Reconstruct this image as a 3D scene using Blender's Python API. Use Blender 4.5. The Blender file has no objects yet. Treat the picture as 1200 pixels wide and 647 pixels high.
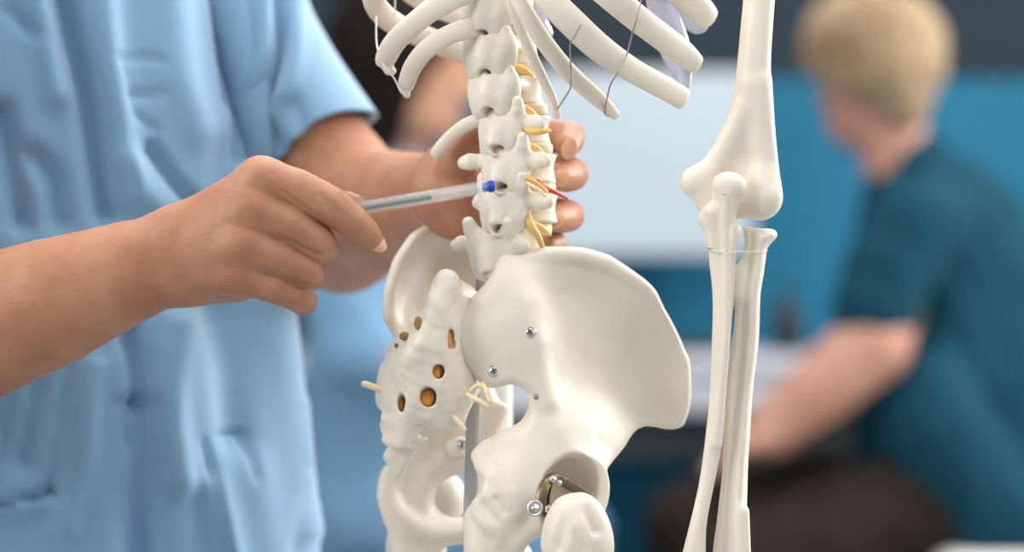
import bpy, math, random
import numpy as np
random.seed(4); rng = np.random.default_rng(4)
scn = bpy.context.scene
COL = scn.collection
CZ = 0.97            # camera height (m)
DC = 1500.0          # camera to focus plane (mm)
V3 = lambda *a: np.array(a, float)

# ------------------------------------------------------------------ coordinates (mm, origin on the optical axis in the focus plane)
def sc(Y): return 0.5 * (1 + Y / DC)
def at(px, py, Y=0.0):
    s = sc(Y); return np.array([(px - 600) * s, Y, (323.5 - py) * s])
def W(p): return (p[0] * .001, p[1] * .001, p[2] * .001 + CZ)

# ------------------------------------------------------------------ materials
def mat(name, col, rough=.5, bump=0.0, bscale=200.0, var=0.0, vscale=30.0, sss=0.0, metal=0.0, trans=0.0, ior=1.45, emit=None, estr=0.0, spec=.5, col2=None, sheen=0.0, sssr=(.8, .35, .2)):
    m = bpy.data.materials.new(name); m.use_nodes = True
    nt = m.node_tree; b = nt.nodes['Principled BSDF']
    b.inputs['Base Color'].default_value = (*col, 1); b.inputs['Roughness'].default_value = rough
    b.inputs['Metallic'].default_value = metal; b.inputs['IOR'].default_value = ior
    b.inputs['Specular IOR Level'].default_value = spec
    b.inputs['Transmission Weight'].default_value = trans
    if sheen: b.inputs['Sheen Weight'].default_value = sheen
    if sss:
        b.inputs['Subsurface Weight'].default_value = sss
        b.inputs['Subsurface Radius'].default_value = sssr
        b.inputs['Subsurface Scale'].default_value = .006
    if emit:
        b.inputs['Emission Color'].default_value = (*emit, 1); b.inputs['Emission Strength'].default_value = estr
    tc = nt.nodes.new('ShaderNodeTexCoord')
    if var:
        n = nt.nodes.new('ShaderNodeTexNoise'); n.inputs['Scale'].default_value = vscale; n.inputs['Detail'].default_value = 4
        nt.links.new(tc.outputs['Object'], n.inputs['Vector'])
        mx = nt.nodes.new('ShaderNodeMix'); mx.data_type = 'RGBA'
        c2 = col2 if col2 else tuple(c * (1 - var) for c in col)
        mx.inputs['A'].default_value = (*col, 1); mx.inputs['B'].default_value = (*c2, 1)
        r = nt.nodes.new('ShaderNodeMapRange'); r.inputs['From Min'].default_value = .35; r.inputs['From Max'].default_value = .68
        nt.links.new(n.outputs['Fac'], r.inputs['Value']); nt.links.new(r.outputs['Result'], mx.inputs['Factor'])
        nt.links.new(mx.outputs['Result'], b.inputs['Base Color'])
    if bump:
        n2 = nt.nodes.new('ShaderNodeTexNoise'); n2.inputs['Scale'].default_value = bscale; n2.inputs['Detail'].default_value = 5
        nt.links.new(tc.outputs['Object'], n2.inputs['Vector'])
        bp = nt.nodes.new('ShaderNodeBump'); bp.inputs['Strength'].default_value = bump; bp.inputs['Distance'].default_value = .002
        nt.links.new(n2.outputs['Fac'], bp.inputs['Height']); nt.links.new(bp.outputs['Normal'], b.inputs['Normal'])
    return m

M = dict(
    bone=mat('bone', (.80, .73, .625), .42, .06, 260, .08, 22, sss=.06, sssr=(.7, .5, .35)),
    disc=mat('disc', (.80, .66, .44), .4, .05, 200, .12, 60),
    nerve=mat('nerve', (.82, .54, .19), .4, .05, 200, .2, 80),
    palenerve=mat('palenerve', (.80, .66, .45), .4),
    foramen=mat('foramen', (.80, .33, .05), .45, .1, 200, .25, 90),
    cord=mat('cord', (.34, .19, .07), .5, .1, 150, .3, 60),
    red=mat('artery', (.5, .03, .02), .35),
    carti=mat('cartilage', (.74, .75, .86), .22, .05, 60, trans=.55, ior=1.2),
    metal=mat('metal', (.55, .55, .56), .28, .05, 300, metal=1.0),
    dark=mat('dark_metal', (.06, .06, .06), .4, metal=.6),
    brass=mat('bracket_metal', (.21, .165, .105), .36, .1, 200, metal=1.0),
    wire=mat('wire', (.33, .31, .29), .4, metal=.9),
    thread=mat('thread', (.75, .74, .70), .4),
    polegrey=mat('pole_grey', (.42, .42, .42), .38, metal=.35),
    whitepole=mat('pole_white', (.84, .83, .80), .35),
    skin=mat('skin', (.47, .228, .135), .48, .22, 330, .25, 38, sss=.12, col2=(.385, .165, .092)),
    skin2=mat('skin_pale', (.50, .265, .195), .5, .1, 200, .15, 20, col2=(.43, .20, .145)),
    skin3=mat('skin_medium', (.52, .27, .17), .5, .1, 200, .15, 20),
    nail=mat('nail', (.66, .38, .28), .24, sss=.1),
    scrub=mat('scrub', (.185, .35, .53), .8, .10, 700, .06, 9, sheen=.6),
    scrub2=mat('scrub_blue', (.165, .31, .475), .85, .1, 400, .1, 6, spec=.2),
    teal=mat('teal_shirt', (.006, .048, .078), .9, .1, 400, .2, 5, spec=.15),
    trouser=mat('trouser', (.032, .024, .021), .95, .1, 300, .3, 6, spec=.12),
    darkcloth=mat('navy_cloth', (.02, .06, .12), .9),
    hairdark=mat('hair_dark', (.010, .006, .004), .6, .5, 120, .3, 40, spec=.15),
    hairblond=mat('hair_blond', (.36, .27, .175), .65, .6, 90, .5, 14, col2=(.21, .135, .075), spec=.2),
    clear=mat('clear_plastic', (.93, .96, .95), .06, trans=.80, ior=1.22),
    refill=mat('refill', (.005, .035, .04), .3),
    blue=mat('blue_plug', (.015, .06, .42), .3),
    wall=mat('wall_slate', (.018, .031, .041), .75, .1, 50, .1, 2, spec=.25),
    panel=mat('wall_blue', (.008, .130, .230), .6, .05, 50, .12, 2, spec=.3),
    sidewall=mat('wall_pale', (.55, .57, .58), .8, .1, 60),
    ceil=mat('ceiling_white', (.8, .8, .8), .9),
    floor=mat('floor_vinyl', (.30, .32, .33), .45, .05, 30, .1, 4),
    white=mat('white_laminate', (.55, .57, .64), .45, .03, 80),
    grey=mat('grey_panel', (.075, .095, .10), .7, .05, 80, spec=.2),
    deskshade=mat('desk_shade', (.001, .030, .055), .8, .05, 80, spec=.1),  # shaded blue wall under the desk, as a dark colour
    black=mat('black_plastic', (.012, .012, .015), .35),
    screen=mat('screen', (.02, .02, .02), .3, emit=(.63, .74, .81), estr=.92),
    sheet=mat('bed_sheet', (.74, .72, .69), .8, .2, 60),
    rail=mat('rail', (.06, .19, .30), .5),
    lamp=mat('lamp', (.9, .9, .9), .5, emit=(1, .97, .93), estr=4.0),
)

def clear_mat(name, alpha):
    m = bpy.data.materials.new(name); m.use_nodes = True
    b = m.node_tree.nodes['Principled BSDF']; b.inputs['Base Color'].default_value = (.88, .92, .91, 1)
    b.inputs['Roughness'].default_value = .08; b.inputs['Alpha'].default_value = alpha
    return m
M['clear'] = clear_mat('clear_plastic', .17)
# ------------------------------------------------------------------ object helpers
def link(name, verts, faces, m, parent=None, origin=None, smooth=True):
    """verts in mm -> one mesh object whose vertices are relative to its origin (or its parent's)."""
    v = np.asarray(verts, float) * .001
    v[:, 2] += CZ
    if parent is not None:
        po = np.array(parent['_o']); org = po
    else:
        org = np.array(W(origin)) if origin is not None else np.array([v[:, 0].mean(), v[:, 1].mean(), v[:, 2].min()])
    v = v - org
    me = bpy.data.meshes.new(name)
    me.from_pydata(v.tolist(), [], [list(map(int, f)) for f in faces])
    if smooth: me.polygons.foreach_set('use_smooth', [True] * len(me.polygons))
    me.materials.append(m if not isinstance(m, str) else M[m]); me.update()
    o = bpy.data.objects.new(name, me); COL.objects.link(o)
    if parent is not None: o.parent = parent
    else: o.location = org
    o['_o'] = list(map(float, org))
    return o
def empty(name, p):
    o = bpy.data.objects.new(name, None); COL.objects.link(o); o.empty_display_size = .05
    o.location = W(p); o['_o'] = list(map(float, W(p))); return o
def tag(o, label, cat, group=None):
    o['label'] = label; o['category'] = cat
    if group: o['group'] = group
    return o
def struct(o): o['kind'] = 'structure'; return o

# ------------------------------------------------------------------ mesh builders (mm)
def box(c, h, bev=2.0, seg=3, yaw=0.0):
    """rounded box: centre c, half sizes h"""
    n = seg
    import itertools
    c = np.array(c, float); h = np.array(h, float); b = min(bev, *(h * .99))
    ang = [math.pi / 2 * i / n for i in range(n + 1)]
    prof = []
    vs = []; idx = {}
    rings = []
    # profile in z: bottom cap -> side -> top cap, each ring is a rounded rectangle
    levels = [(-h[2] + b - b * math.cos(a), b - b * math.sin(a)) for a in ang] 
    levels = [(-h[2] + b * (1 - math.sin(a)), b * (1 - math.cos(a))) for a in reversed(ang)] + [(h[2] - b * (1 - math.sin(a)), b * (1 - math.cos(a))) for a in ang]
    def ring(inset, z):
        r = []
        for qx, qy, a0 in ((1, 1, 0), (-1, 1, 90), (-1, -1, 180), (1, -1, 270)):
            for a in ang:
                t = math.radians(a0) + a
                rad = b - inset
                r.append((qx * (h[0] - b) + rad * math.cos(t), qy * (h[1] - b) + rad * math.sin(t), z))
        return r
    F = []; k = 0
    for z, ins in levels:
        r = ring(ins, z); vs += r; k = len(r)
    L = len(levels)
    for i in range(L - 1):
        for j in range(k):
            F.append((i * k + j, i * k + (j + 1) % k, (i + 1) * k + (j + 1) % k, (i + 1) * k + j))
    F.append(tuple(reversed(range(k)))); F.append(tuple(range((L - 1) * k, L * k)))
    vs = np.array(vs)
    if yaw:
        cs, sn = math.cos(yaw), math.sin(yaw)
        vs = np.stack([vs[:, 0] * cs - vs[:, 1] * sn, vs[:, 0] * sn + vs[:, 1] * cs, vs[:, 2]], 1)
    return vs + c, F
def join(*ms):
    V = []; F = []; n = 0
    for v, f in ms:
        V.append(np.asarray(v)); F += [tuple(i + n for i in q) for q in f]; n += len(v)
    return np.concatenate(V), F
def catmull(P, n=10):
    P = np.asarray(P, float); out = []
    Q = np.vstack([2 * P[0] - P[1], P, 2 * P[-1] - P[-2]])
    for i in range(1, len(Q) - 2):
        p0, p1, p2, p3 = Q[i - 1:i + 3]
        for t in np.linspace(0, 1, n, endpoint=False):
            out.append(.5 * ((2 * p1) + (-p0 + p2) * t + (2 * p0 - 5 * p1 + 4 * p2 - p3) * t * t + (-p0 + 3 * p1 - 3 * p2 + p3) * t ** 3))
    out.append(P[-1]); return np.array(out)
def sweep(pts, thick=.5, seg=14, n=10, ref=(0, -1, 0), cap=True, spline=True):
    """pts rows: x,y,z,width(mm). Elliptical section: width in the plane across `ref`, thickness = width*thick along it."""
    P = catmull(pts, n) if spline else np.asarray(pts, float)
    c = P[:, :3]; w = P[:, 3] / 2
    T = np.gradient(c, axis=0); T /= np.linalg.norm(T, axis=1)[:, None] + 1e-9
    ref = np.array(ref, float)
    Nn = ref - (T @ ref)[:, None] * T
    Nn /= np.linalg.norm(Nn, axis=1)[:, None] + 1e-9
    B = np.cross(T, Nn)
    if cap:   # rounded ends
        ex = [math.sin(math.radians(a)) for a in (12, 35, 60, 90)]
        off = [math.cos(math.radians(a)) for a in (12, 35, 60, 90)]
        th = thick if np.isscalar(thick) else 1
        r0, r1 = w[0] * th, w[-1] * th
        c = np.vstack([[c[0] - T[0] * r0 * o for o in off], c[1:-1], [c[-1] + T[-1] * r1 * o for o in reversed(off)]])
        w = np.concatenate([[w[0] * e for e in ex], w[1:-1], [w[-1] * e for e in reversed(ex)]])
        Nn = np.vstack([[Nn[0]] * 4, Nn[1:-1], [Nn[-1]] * 4]); B = np.vstack([[B[0]] * 4, B[1:-1], [B[-1]] * 4])
    V = []; k = seg
    for a in range(k):
        t = 2 * math.pi * a / k
        V.append(c + B * (w * math.cos(t))[:, None] + Nn * (w * thick * math.sin(t))[:, None])
    V = np.stack(V, 1).reshape(-1, 3); L = len(c)
    F = [(i * k + j, i * k + (j + 1) % k, (i + 1) * k + (j + 1) % k, (i + 1) * k + j) for i in range(L - 1) for j in range(k)]
    F.append(tuple(reversed(range(k)))); F.append(tuple(range((L - 1) * k, L * k)))
    return V, F
def pxs(pts):
    """(px,py,Y,width px) rows -> mm rows"""
    return [[*at(p[0], p[1], p[2]), p[3] * sc(p[2])] for p in pts]
def lathe(prof, c, axis=(0, 0, 1), seg=28):
    """prof: (r, t) along axis from c"""
    ax = np.array(axis, float); ax /= np.linalg.norm(ax)
    u = np.cross(ax, (0, 1, 0) if abs(ax[1]) < .9 else (1, 0, 0)); u /= np.linalg.norm(u); v = np.cross(ax, u)
    V = []; c = np.array(c, float)
    for r, t in prof:
        for a in range(seg):
            th = 2 * math.pi * a / seg
            V.append(c + ax * t + (u * math.cos(th) + v * math.sin(th)) * max(r, 1e-3))
    L = len(prof); k = seg
    F = [(i * k + j, i * k + (j + 1) % k, (i + 1) * k + (j + 1) % k, (i + 1) * k + j) for i in range(L - 1) for j in range(k)]
    F.append(tuple(reversed(range(k)))); F.append(tuple(range((L - 1) * k, L * k)))
    return np.array(V), F

# ------------------------------------------------------------------ implicit surfaces
def smin(a, b, k):
    if k <= 0: return np.minimum(a, b)
    h = np.maximum(k - np.abs(a - b), 0) / k
    return np.minimum(a, b) - h * h * k * .25
class Field:
    def __init__(s, lo, hi, h):
        s.lo = np.array(lo, float); s.h = h
        s.n = np.ceil((np.array(hi, float) - s.lo) / h).astype(int) + 1
        s.f = np.full(s.n, 60.0, np.float32)
    def sub(s, lo, hi, m):
        a = np.clip(np.floor((np.array(lo) - m - s.lo) / s.h).astype(int), 0, s.n)
        b = np.clip(np.ceil((np.array(hi) + m - s.lo) / s.h).astype(int) + 1, 0, s.n)
        sl = tuple(slice(int(p), int(q)) for p, q in zip(a, b))
        ax = [(s.lo[i] + s.h * np.arange(a[i], b[i])).astype(np.float32) for i in range(3)]
        return sl, ax[0][:, None, None], ax[1][None, :, None], ax[2][None, None, :]
    def put(s, sl, d, k, op):
        if op == 'u': s.f[sl] = smin(s.f[sl], d, k)
        else: s.f[sl] = -smin(-s.f[sl], d, k)
    def cone(s, a, b, ra, rb, k=0, op='u', flat=None, m=0):
        """tapered capsule; flat=(axis vector, factor): squash along the axis (factor<1 is thinner)"""
        a = np.array(a, float); b = np.array(b, float); R = max(ra, rb)
        sl, X, Y, Z = s.sub(np.minimum(a, b) - R, np.maximum(a, b) + R, max(k, m) + 3 * s.h)
        ab = b - a; L2 = float(ab @ ab) + 1e-6
        dx, dy, dz = X - a[0], Y - a[1], Z - a[2]
        t = np.clip((dx * ab[0] + dy * ab[1] + dz * ab[2]) / L2, 0, 1)
        px, py, pz = dx - t * ab[0], dy - t * ab[1], dz - t * ab[2]
        if flat:
            n = np.array(flat[0], float); n /= np.linalg.norm(n)
            q = px * n[0] + py * n[1] + pz * n[2]; e = 1 / flat[1] - 1
            px = px + q * n[0] * e; py = py + q * n[1] * e; pz = pz + q * n[2] * e
        d = np.sqrt(px * px + py * py + pz * pz) - (ra + (rb - ra) * t)
        s.put(sl, d, k, op)
    def ell(s, c, r, k=0, op='u', ax=None):
        """ellipsoid; ax = 3 orthonormal axes"""
        c = np.array(c, float); r = np.array(r, float); R = r.max()
        sl, X, Y, Z = s.sub(c - R, c + R, k + 3 * s.h)
        dx, dy, dz = X - c[0], Y - c[1], Z - c[2]
        if ax is None: u, v, w = dx, dy, dz
        else: u, v, w = [dx * a[0] + dy * a[1] + dz * a[2] for a in ax]
        k0 = np.sqrt((u / r[0]) ** 2 + (v / r[1]) ** 2 + (w / r[2]) ** 2)
        k1 = np.sqrt((u / r[0] ** 2) ** 2 + (v / r[1] ** 2) ** 2 + (w / r[2] ** 2) ** 2) + 1e-6
        s.put(sl, k0 * (k0 - 1) / k1, k, op)
    def chain(s, pts, k=0, flat=None, kj=None):
        """polyline of tapered capsules as ONE primitive; rows x,y,z,r"""
        P = np.array([p[:3] for p in pts], float); R = max(p[3] for p in pts)
        sl, X, Y, Z = s.sub(P.min(0) - R, P.max(0) + R, k + 3 * s.h)
        keep = s.f; tmp = np.full(s.f[sl].shape, 60.0, np.float32); s.f = np.full(s.n, 60.0, np.float32) if s.f.size < 3e5 else s.f.copy(); s.f[sl] = 60.0
        for p, q in zip(pts[:-1], pts[1:]): s.cone(p[:3], q[:3], p[3], q[3], 0, flat=flat, m=k)
        d = s.f[sl].copy(); s.f = keep
        s.put(sl, d, k, 'u')
    def half(s, p, n, k=0):
        """keep the side the normal points away from"""
        n = np.array(n, float); n /= np.linalg.norm(n); p = np.array(p, float)
        sl, X, Y, Z = s.sub(s.lo, s.lo + s.h * s.n, 0)
        d = (X - p[0]) * n[0] + (Y - p[1]) * n[1] + (Z - p[2]) * n[2]
        s.f[sl] = -smin(-s.f[sl], -d, k)
    def plate(s, poly, D, T, rmax=99.0, holes=(), k=0, wob=0.0):
        """slab with a drawn outline; D rows (px,py,Y) middle surface, T rows (px,py,thickness mm)"""
        Df = rbf(D); Tf = rbf(T)
        pw = np.array([at(x, y, float(Df(np.array([x]), np.array([y]))[0])) for x, y in poly])[:, [0, 2]]
        Dm = float(np.mean([d[2] for d in D]))
        allY = [d[2] for d in D]; tm = max(t[2] for t in T)
        lo = [pw[:, 0].min(), min(allY) - tm, pw[:, 1].min()]; hi = [pw[:, 0].max(), max(allY) + tm, pw[:, 1].max()]
        sl, X, Y, Z = s.sub(lo, hi, k + 3 * s.h + 2)
        gx, gz = np.meshgrid(X.ravel(), Z.ravel(), indexing='ij')
        px, py = gx / sc(Dm) + 600, 323.5 - gz / sc(Dm)
        d2 = poly2d(smoothpoly(pw), gx, gz)
        for hpoly in holes:
            hw = np.array([at(x, y, float(Df(np.array([x]), np.array([y]))[0])) for x, y in hpoly])[:, [0, 2]]
            d2 = np.maximum(d2, -poly2d(smoothpoly(hw), gx, gz))
        # slope-aware depth distance
        Dg = Df(px.ravel(), py.ravel()).reshape(px.shape).astype(np.float32)
        Tg = np.clip(Tf(px.ravel(), py.ravel()).reshape(px.shape), 2.2, None).astype(np.float32)
        g0, g1 = np.gradient(Dg, s.h)
        nrm = np.sqrt(1 + np.clip(g0 ** 2 + g1 ** 2, 0, 3))[:, None, :]
        r = np.minimum(Tg / 2, rmax)[:, None, :]
        q = np.abs(Y - Dg[:, None, :]) / nrm
        a = np.maximum(d2[:, None, :] + r, 0); b = np.maximum(q - (Tg[:, None, :] / 2 - r), 0)
        ins = np.minimum(np.maximum(d2[:, None, :] + r, q - (Tg[:, None, :] / 2 - r)), 0)
        s.put(sl, np.sqrt(a * a + b * b) + ins - r, k, 'u')
    def rough(s, amp, scale, seed=1):
        """low-frequency surface irregularity"""
        r = np.random.default_rng(seed)
        sl, X, Y, Z = s.sub(s.lo, s.lo + s.h * s.n, 0)
        acc = 0
        for i in range(5):
            w = r.normal(size=3) / scale * (1 + .6 * i); ph = r.uniform(0, 6.28)
            acc = acc + np.sin(X * w[0] + Y * w[1] + Z * w[2] + ph) / (1 + .5 * i)
        s.f += (amp * .5 * acc)[:s.n[0], :s.n[1], :s.n[2]].astype(np.float32)
    def mesh(s, smooth=1):
        f = s.f; f = np.pad(f, 1, constant_values=50.0); lo = s.lo - s.h
        ins = f < 0
        c = [ins[i:ins.shape[0] - 1 + i, j:ins.shape[1] - 1 + j, k:ins.shape[2] - 1 + k] for i in (0, 1) for j in (0, 1) for k in (0, 1)]
        cnt = sum(x.astype(np.int8) for x in c)
        act = (cnt > 0) & (cnt < 8)
        I = np.argwhere(act); N = len(I)
        vid = np.full(act.shape, -1, np.int64); vid[act] = np.arange(N)
        corner = [(i, j, k) for i in (0, 1) for j in (0, 1) for k in (0, 1)]
        val = np.stack([f[I[:, 0] + i, I[:, 1] + j, I[:, 2] + k] for i, j, k in corner], 1).astype(float)
        acc = np.zeros((N, 3)); num = np.zeros(N)
        for a in range(8):
            for b in range(a + 1, 8):
                ca, cb = np.array(corner[a]), np.array(corner[b])
                if np.abs(ca - cb).sum() != 1: continue
                va, vb = val[:, a], val[:, b]; mk = (va < 0) != (vb < 0)
                t = np.where(mk, va / np.where(mk, va - vb, 1), 0)
                acc += np.where(mk[:, None], ca + (cb - ca) * t[:, None], 0); num += mk
        V = (I + acc / num[:, None]) * s.h + lo
        F = []
        for ax in range(3):
            a = [slice(None)] * 3; b = [slice(None)] * 3; a[ax] = slice(0, -1); b[ax] = slice(1, None)
            sa, sb = ins[tuple(a)], ins[tuple(b)]
            E = np.argwhere(sa != sb)
            o1, o2 = [(1, 2), (2, 0), (0, 1)][ax]
            ok = (E[:, o1] > 0) & (E[:, o2] > 0) & (E[:, o1] < act.shape[o1]) & (E[:, o2] < act.shape[o2]); E = E[ok]
            d1 = np.zeros(3, int); d1[o1] = 1; d2 = np.zeros(3, int); d2[o2] = 1
            q = np.stack([vid[tuple((E - d1 - d2).T)], vid[tuple((E - d2).T)], vid[tuple(E.T)], vid[tuple((E - d1).T)]], 1)
            fl = sa[tuple(E.T)]
            q[~fl] = q[~fl][:, ::-1]
            F.append(q)
        F = np.concatenate(F)
        F = F[(F >= 0).all(1)]
        for _ in range(smooth):
            e = np.concatenate([F[:, [0, 1]], F[:, [1, 2]], F[:, [2, 3]], F[:, [3, 0]]])
            S = np.zeros((N, 3)); n = np.zeros(N)
            for d in range(3): S[:, d] = np.bincount(e[:, 0], V[e[:, 1], d], N) + np.bincount(e[:, 1], V[e[:, 0], d], N)
            n = np.bincount(e[:, 0], minlength=N) + np.bincount(e[:, 1], minlength=N)
            V = V * .5 + .5 * S / np.maximum(n, 1)[:, None]
        return V, F
def rbf(P):
    P = np.array(P, float); X = P[:, :2] / 100; n = len(P)
    def ph(r): return r * r * np.log(r + 1e-6)
    if n < 4:
        m = P[:, 2].mean(); return lambda x, y: np.full(np.shape(x), m)
    A = np.zeros((n + 3, n + 3)); A[:n, :n] = ph(np.linalg.norm(X[:, None] - X[None], axis=2)) + np.eye(n) * 1e-3
    A[:n, n] = 1; A[:n, n + 1:] = X; A[n, :n] = 1; A[n + 1:, :n] = X.T
    w = np.linalg.lstsq(A, np.concatenate([P[:, 2], [0, 0, 0]]), rcond=None)[0]
    lo, hi = P[:, 2].min() - 6, P[:, 2].max() + 6
    def f(x, y):
        x = np.asarray(x, float) / 100; y = np.asarray(y, float) / 100
        out = w[n] + w[n + 1] * x + w[n + 2] * y
        for i in range(n): out = out + w[i] * ph(np.sqrt((x - X[i, 0]) ** 2 + (y - X[i, 1]) ** 2))
        return np.clip(out, lo, hi)
    return f
def smoothpoly(p, it=1):
    for _ in range(it):   # corner cutting that stays close to the drawn outline
        nx = np.roll(p, -1, 0); pv = np.roll(p, 1, 0)
        q = np.empty((len(p) * 2, 2)); q[0::2] = p * .9 + .05 * (nx + pv); q[1::2] = (p + nx) / 2 + (p + nx - np.roll(p, 1, 0) - np.roll(p, -2, 0)) / 16
        p = q
    return p
def poly2d(P, x, y):
    d = np.full(x.shape, 1e9); s = np.ones(x.shape)
    n = len(P)
    for i in range(n):
        a = P[i]; b = P[i - 1]
        ex, ey = b - a; wx, wy = x - a[0], y - a[1]
        t = np.clip((wx * ex + wy * ey) / (ex * ex + ey * ey + 1e-9), 0, 1)
        d = np.minimum(d, (wx - ex * t) ** 2 + (wy - ey * t) ** 2)
        c1 = y >= a[1]; c2 = y < b[1]; c3 = ex * wy > ey * wx
        s = np.where((c1 & c2 & c3) | (~c1 & ~c2 & ~c3), -s, s)
    return (s * np.sqrt(d)).astype(np.float32)
def C(px, py, Y, r): return [*at(px, py, Y), r * sc(Y)]     # px point + px radius -> mm row
def bounds(rows, m=8):
    a = np.array([r[:3] for r in rows]); R = np.array([r[3] for r in rows])[:, None]
    return (a - R).min(0) - m, (a + R).max(0) + m


def pbox(x0, y0, x1, y1, Y0, Y1, h, m=5):
    P = np.array([at(x, y, Y) for x in (x0, x1) for y in (y0, y1) for Y in (Y0, Y1)])
    return Field(P.min(0) - m, P.max(0) + m, h)
# ================================================================== THE SKELETON MODEL (one thing, all bones are its parts)
SK = empty('anatomical_skeleton', at(600, 420, 20))
tag(SK, 'cream plastic skeleton model showing ribs, spine, pelvis and hanging arm bones', 'skeleton')

def screw(px, py, Y, r, parent, n=(-.15, -1, .1), name='screw'):
    c = at(px, py, Y); n = np.array(n, float); n /= np.linalg.norm(n)
    b = r
    v = lathe([(b * 1.25, -3), (b * 1.25, .2), (b * 1.1, .7), (b * .98, .75), (b * .95, .4), (b * .8, .5), (b * .55, 1.05), (b * .1, 1.2)], c, n, 24)
    s = link(name, *v, 'metal', parent)
    u = np.cross(n, (0, 0, 1)); u /= np.linalg.norm(u); w = np.cross(n, u)
    t = c + n * 1.0; g = []
    for d in (u, w):
        d = d * .8 + (w if d is u else -u) * .5
        g.append(sweep([[*(t - d * b * .55), b * .34], [*(t + d * b * .55), b * .34]], .9, 8, 2, ref=n, spline=False))
    link('screw_slot', *join(*g), 'dark', s)
    return s

# ---- right hip bone -------------------------------------------------------------------------------
HIP = [(592,299),(601,304),(612,298),(624,294),(650,290),(680,292),(710,300),(744,321),(765,335),(778,360),(792,385),(804,413),(809,427),(810,470),(804,493),(800,500),(791,503),(779,503),(756,499),(741,509),(734,521),(722,536),(706,556),(690,578),(672,600),(650,612),(634,622),(622,632),(612,652),(602,680),(580,692),(556,684),(545,660),(543,616),(546,597),(556,586),(561,573),(559,546),(555,530),(575,513),(592,503),(609,495),(618,480),(622,467),(617,459),(605,452),(594,451),(575,456),(560,447),(548,430),(534,405),(533,385),(540,365),(555,350),(575,330)]
HD = [(592,299,10),(565,345,8),(538,395,9),(590,345,0),(612,318,6),(625,350,2),(640,292,13),(690,294,17),(745,322,26),(783,368,36),(808,425,48),(809,480,53),(785,502,55),(752,498,46),
      (600,395,-1),(632,400,0),(655,400,13),(570,430,10),(620,445,0),(655,345,19),(720,360,31),(690,400,25),(750,410,42),(770,450,48),(668,450,17),(720,470,36),(640,490,2),(690,500,15),(720,530,28),(690,565,22),
      (612,490,4),(600,530,6),(565,535,12),(585,575,2),(570,620,2),(615,590,2),(580,670,4),(640,540,2),(665,525,5)]
HT = [(592,299,7),(640,292,9),(700,296,10),(770,345,8),(808,440,8),(790,500,9),(750,498,7),(690,370,5),(740,420,5),(680,430,6),(620,330,8),(545,390,10),(590,400,14),(620,470,14),(650,500,20),(640,560,26),(700,545,14),(590,520,14),(575,580,22),(570,640,26),(620,610,18),(600,660,22),(680,580,20)]
AC = at(674, 590, 4) ; AX = V3(.60, -.72, -.34); AX = AX / np.linalg.norm(AX)
f = pbox(520, 280, 830, 705, -45, 85, 1.0)
f.plate(HIP, HD, HT)
# socket: a bowl, then the hollow
b = Field(f.lo, f.lo + f.h * (f.n - 1.5), 1.0)
b.ell(AC, (25.5, 27.5, 31)); b.half(AC + AX * 1.0, AX, 2)
m0 = [min(a, c) for a, c in zip(f.f.shape, b.f.shape)]
f.f[:m0[0], :m0[1], :m0[2]] = smin(f.f[:m0[0], :m0[1], :m0[2]], b.f[:m0[0], :m0[1], :m0[2]], 7)
f.ell(at(670, 590, -3), (20.5, 26, 30), 2, 's')
# crest lip, posterior ridge, tuberosity facets, spine of the ischium
def ch(rows, k): f.chain([C(*r) for r in rows], k)
ch([(606,307,10,6),(640,298,12,7),(680,299,15,8),(712,308,19,8),(740,326,25,7),(762,346,31,5)], 4)
ch([(593,306,8,5),(588,330,4,8),(574,350,6,10)], 10)
ch([(604,330,4,7),(612,370,1,9),(626,420,0,9),(640,468,-1,9)], 10)
ch([(578,346,5,6),(586,322,6,5),(592,304,8,4)], 4)
ch([(560,352,9,6),(575,358,4,6),(584,350,4,5)], 4)
ch([(562,545,6,6),(576,560,-6,9),(592,580,-8,10),(598,602,-8,9),(590,624,-7,7),(584,634,-7,5)], 5)
ch([(560,592,-3,7),(575,610,-6,7),(586,632,-7,5)], 5)
ch([(640,607,-4,9),(622,622,-5,8),(604,640,-4,8)], 8)
ch([(558,534,11,5),(570,524,9,6)], 6)
ch([(640,540,-3,6),(660,527,0,7),(686,527,8,7),(704,540,18,6)], 8)
f.plate([(570,556),(583,548),(594,565),(602,583),(598,605),(593,625),(587,639),(575,628),(560,612),(551,598),(562,580)], [(575,558,-3),(594,585,-7),(560,600,-5),(588,630,-6),(575,615,-8.5),(578,580,-8)], [(575,560,11),(590,585,11),(560,600,11),(588,630,11)], 2.2, k=2)
f.cone(at(566, 590, -13), at(582, 612, -15), 1.6, 1.6, 3, 's'); f.cone(at(582, 585, -14), at(592, 600, -14), 1.3, 1.3, 3, 's')
f.rough(.12, 9, 3)
hm = f.mesh(1); hip = link('hip_bone', *hm, 'bone', SK)
def surf(V, px, py, r=2.5):
    sY = .5 * (1 + V[:, 1] / DC); d = np.hypot(V[:, 0] / sY + 600 - px, 323.5 - V[:, 2] / sY - py)
    return float(V[d < max(r, d.min() + 1)][:, 1].min())
screw(621, 389, surf(hm[0], 621, 389) + .4, 2.9, hip, (-.1, -1, .15)); screw(578.5, 434.5, surf(hm[0], 578.5, 434.5) + .4, 2.9, hip, (-.2, -1, .1))
# fixing pin below the notch
link('rivet', *lathe([(1.6, -3), (1.6, .2), (.8, .9), (.1, 1)], at(628, 465, surf(hm[0], 628, 465)), (-.1, -1, .2), 14), 'wire', hip)

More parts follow.
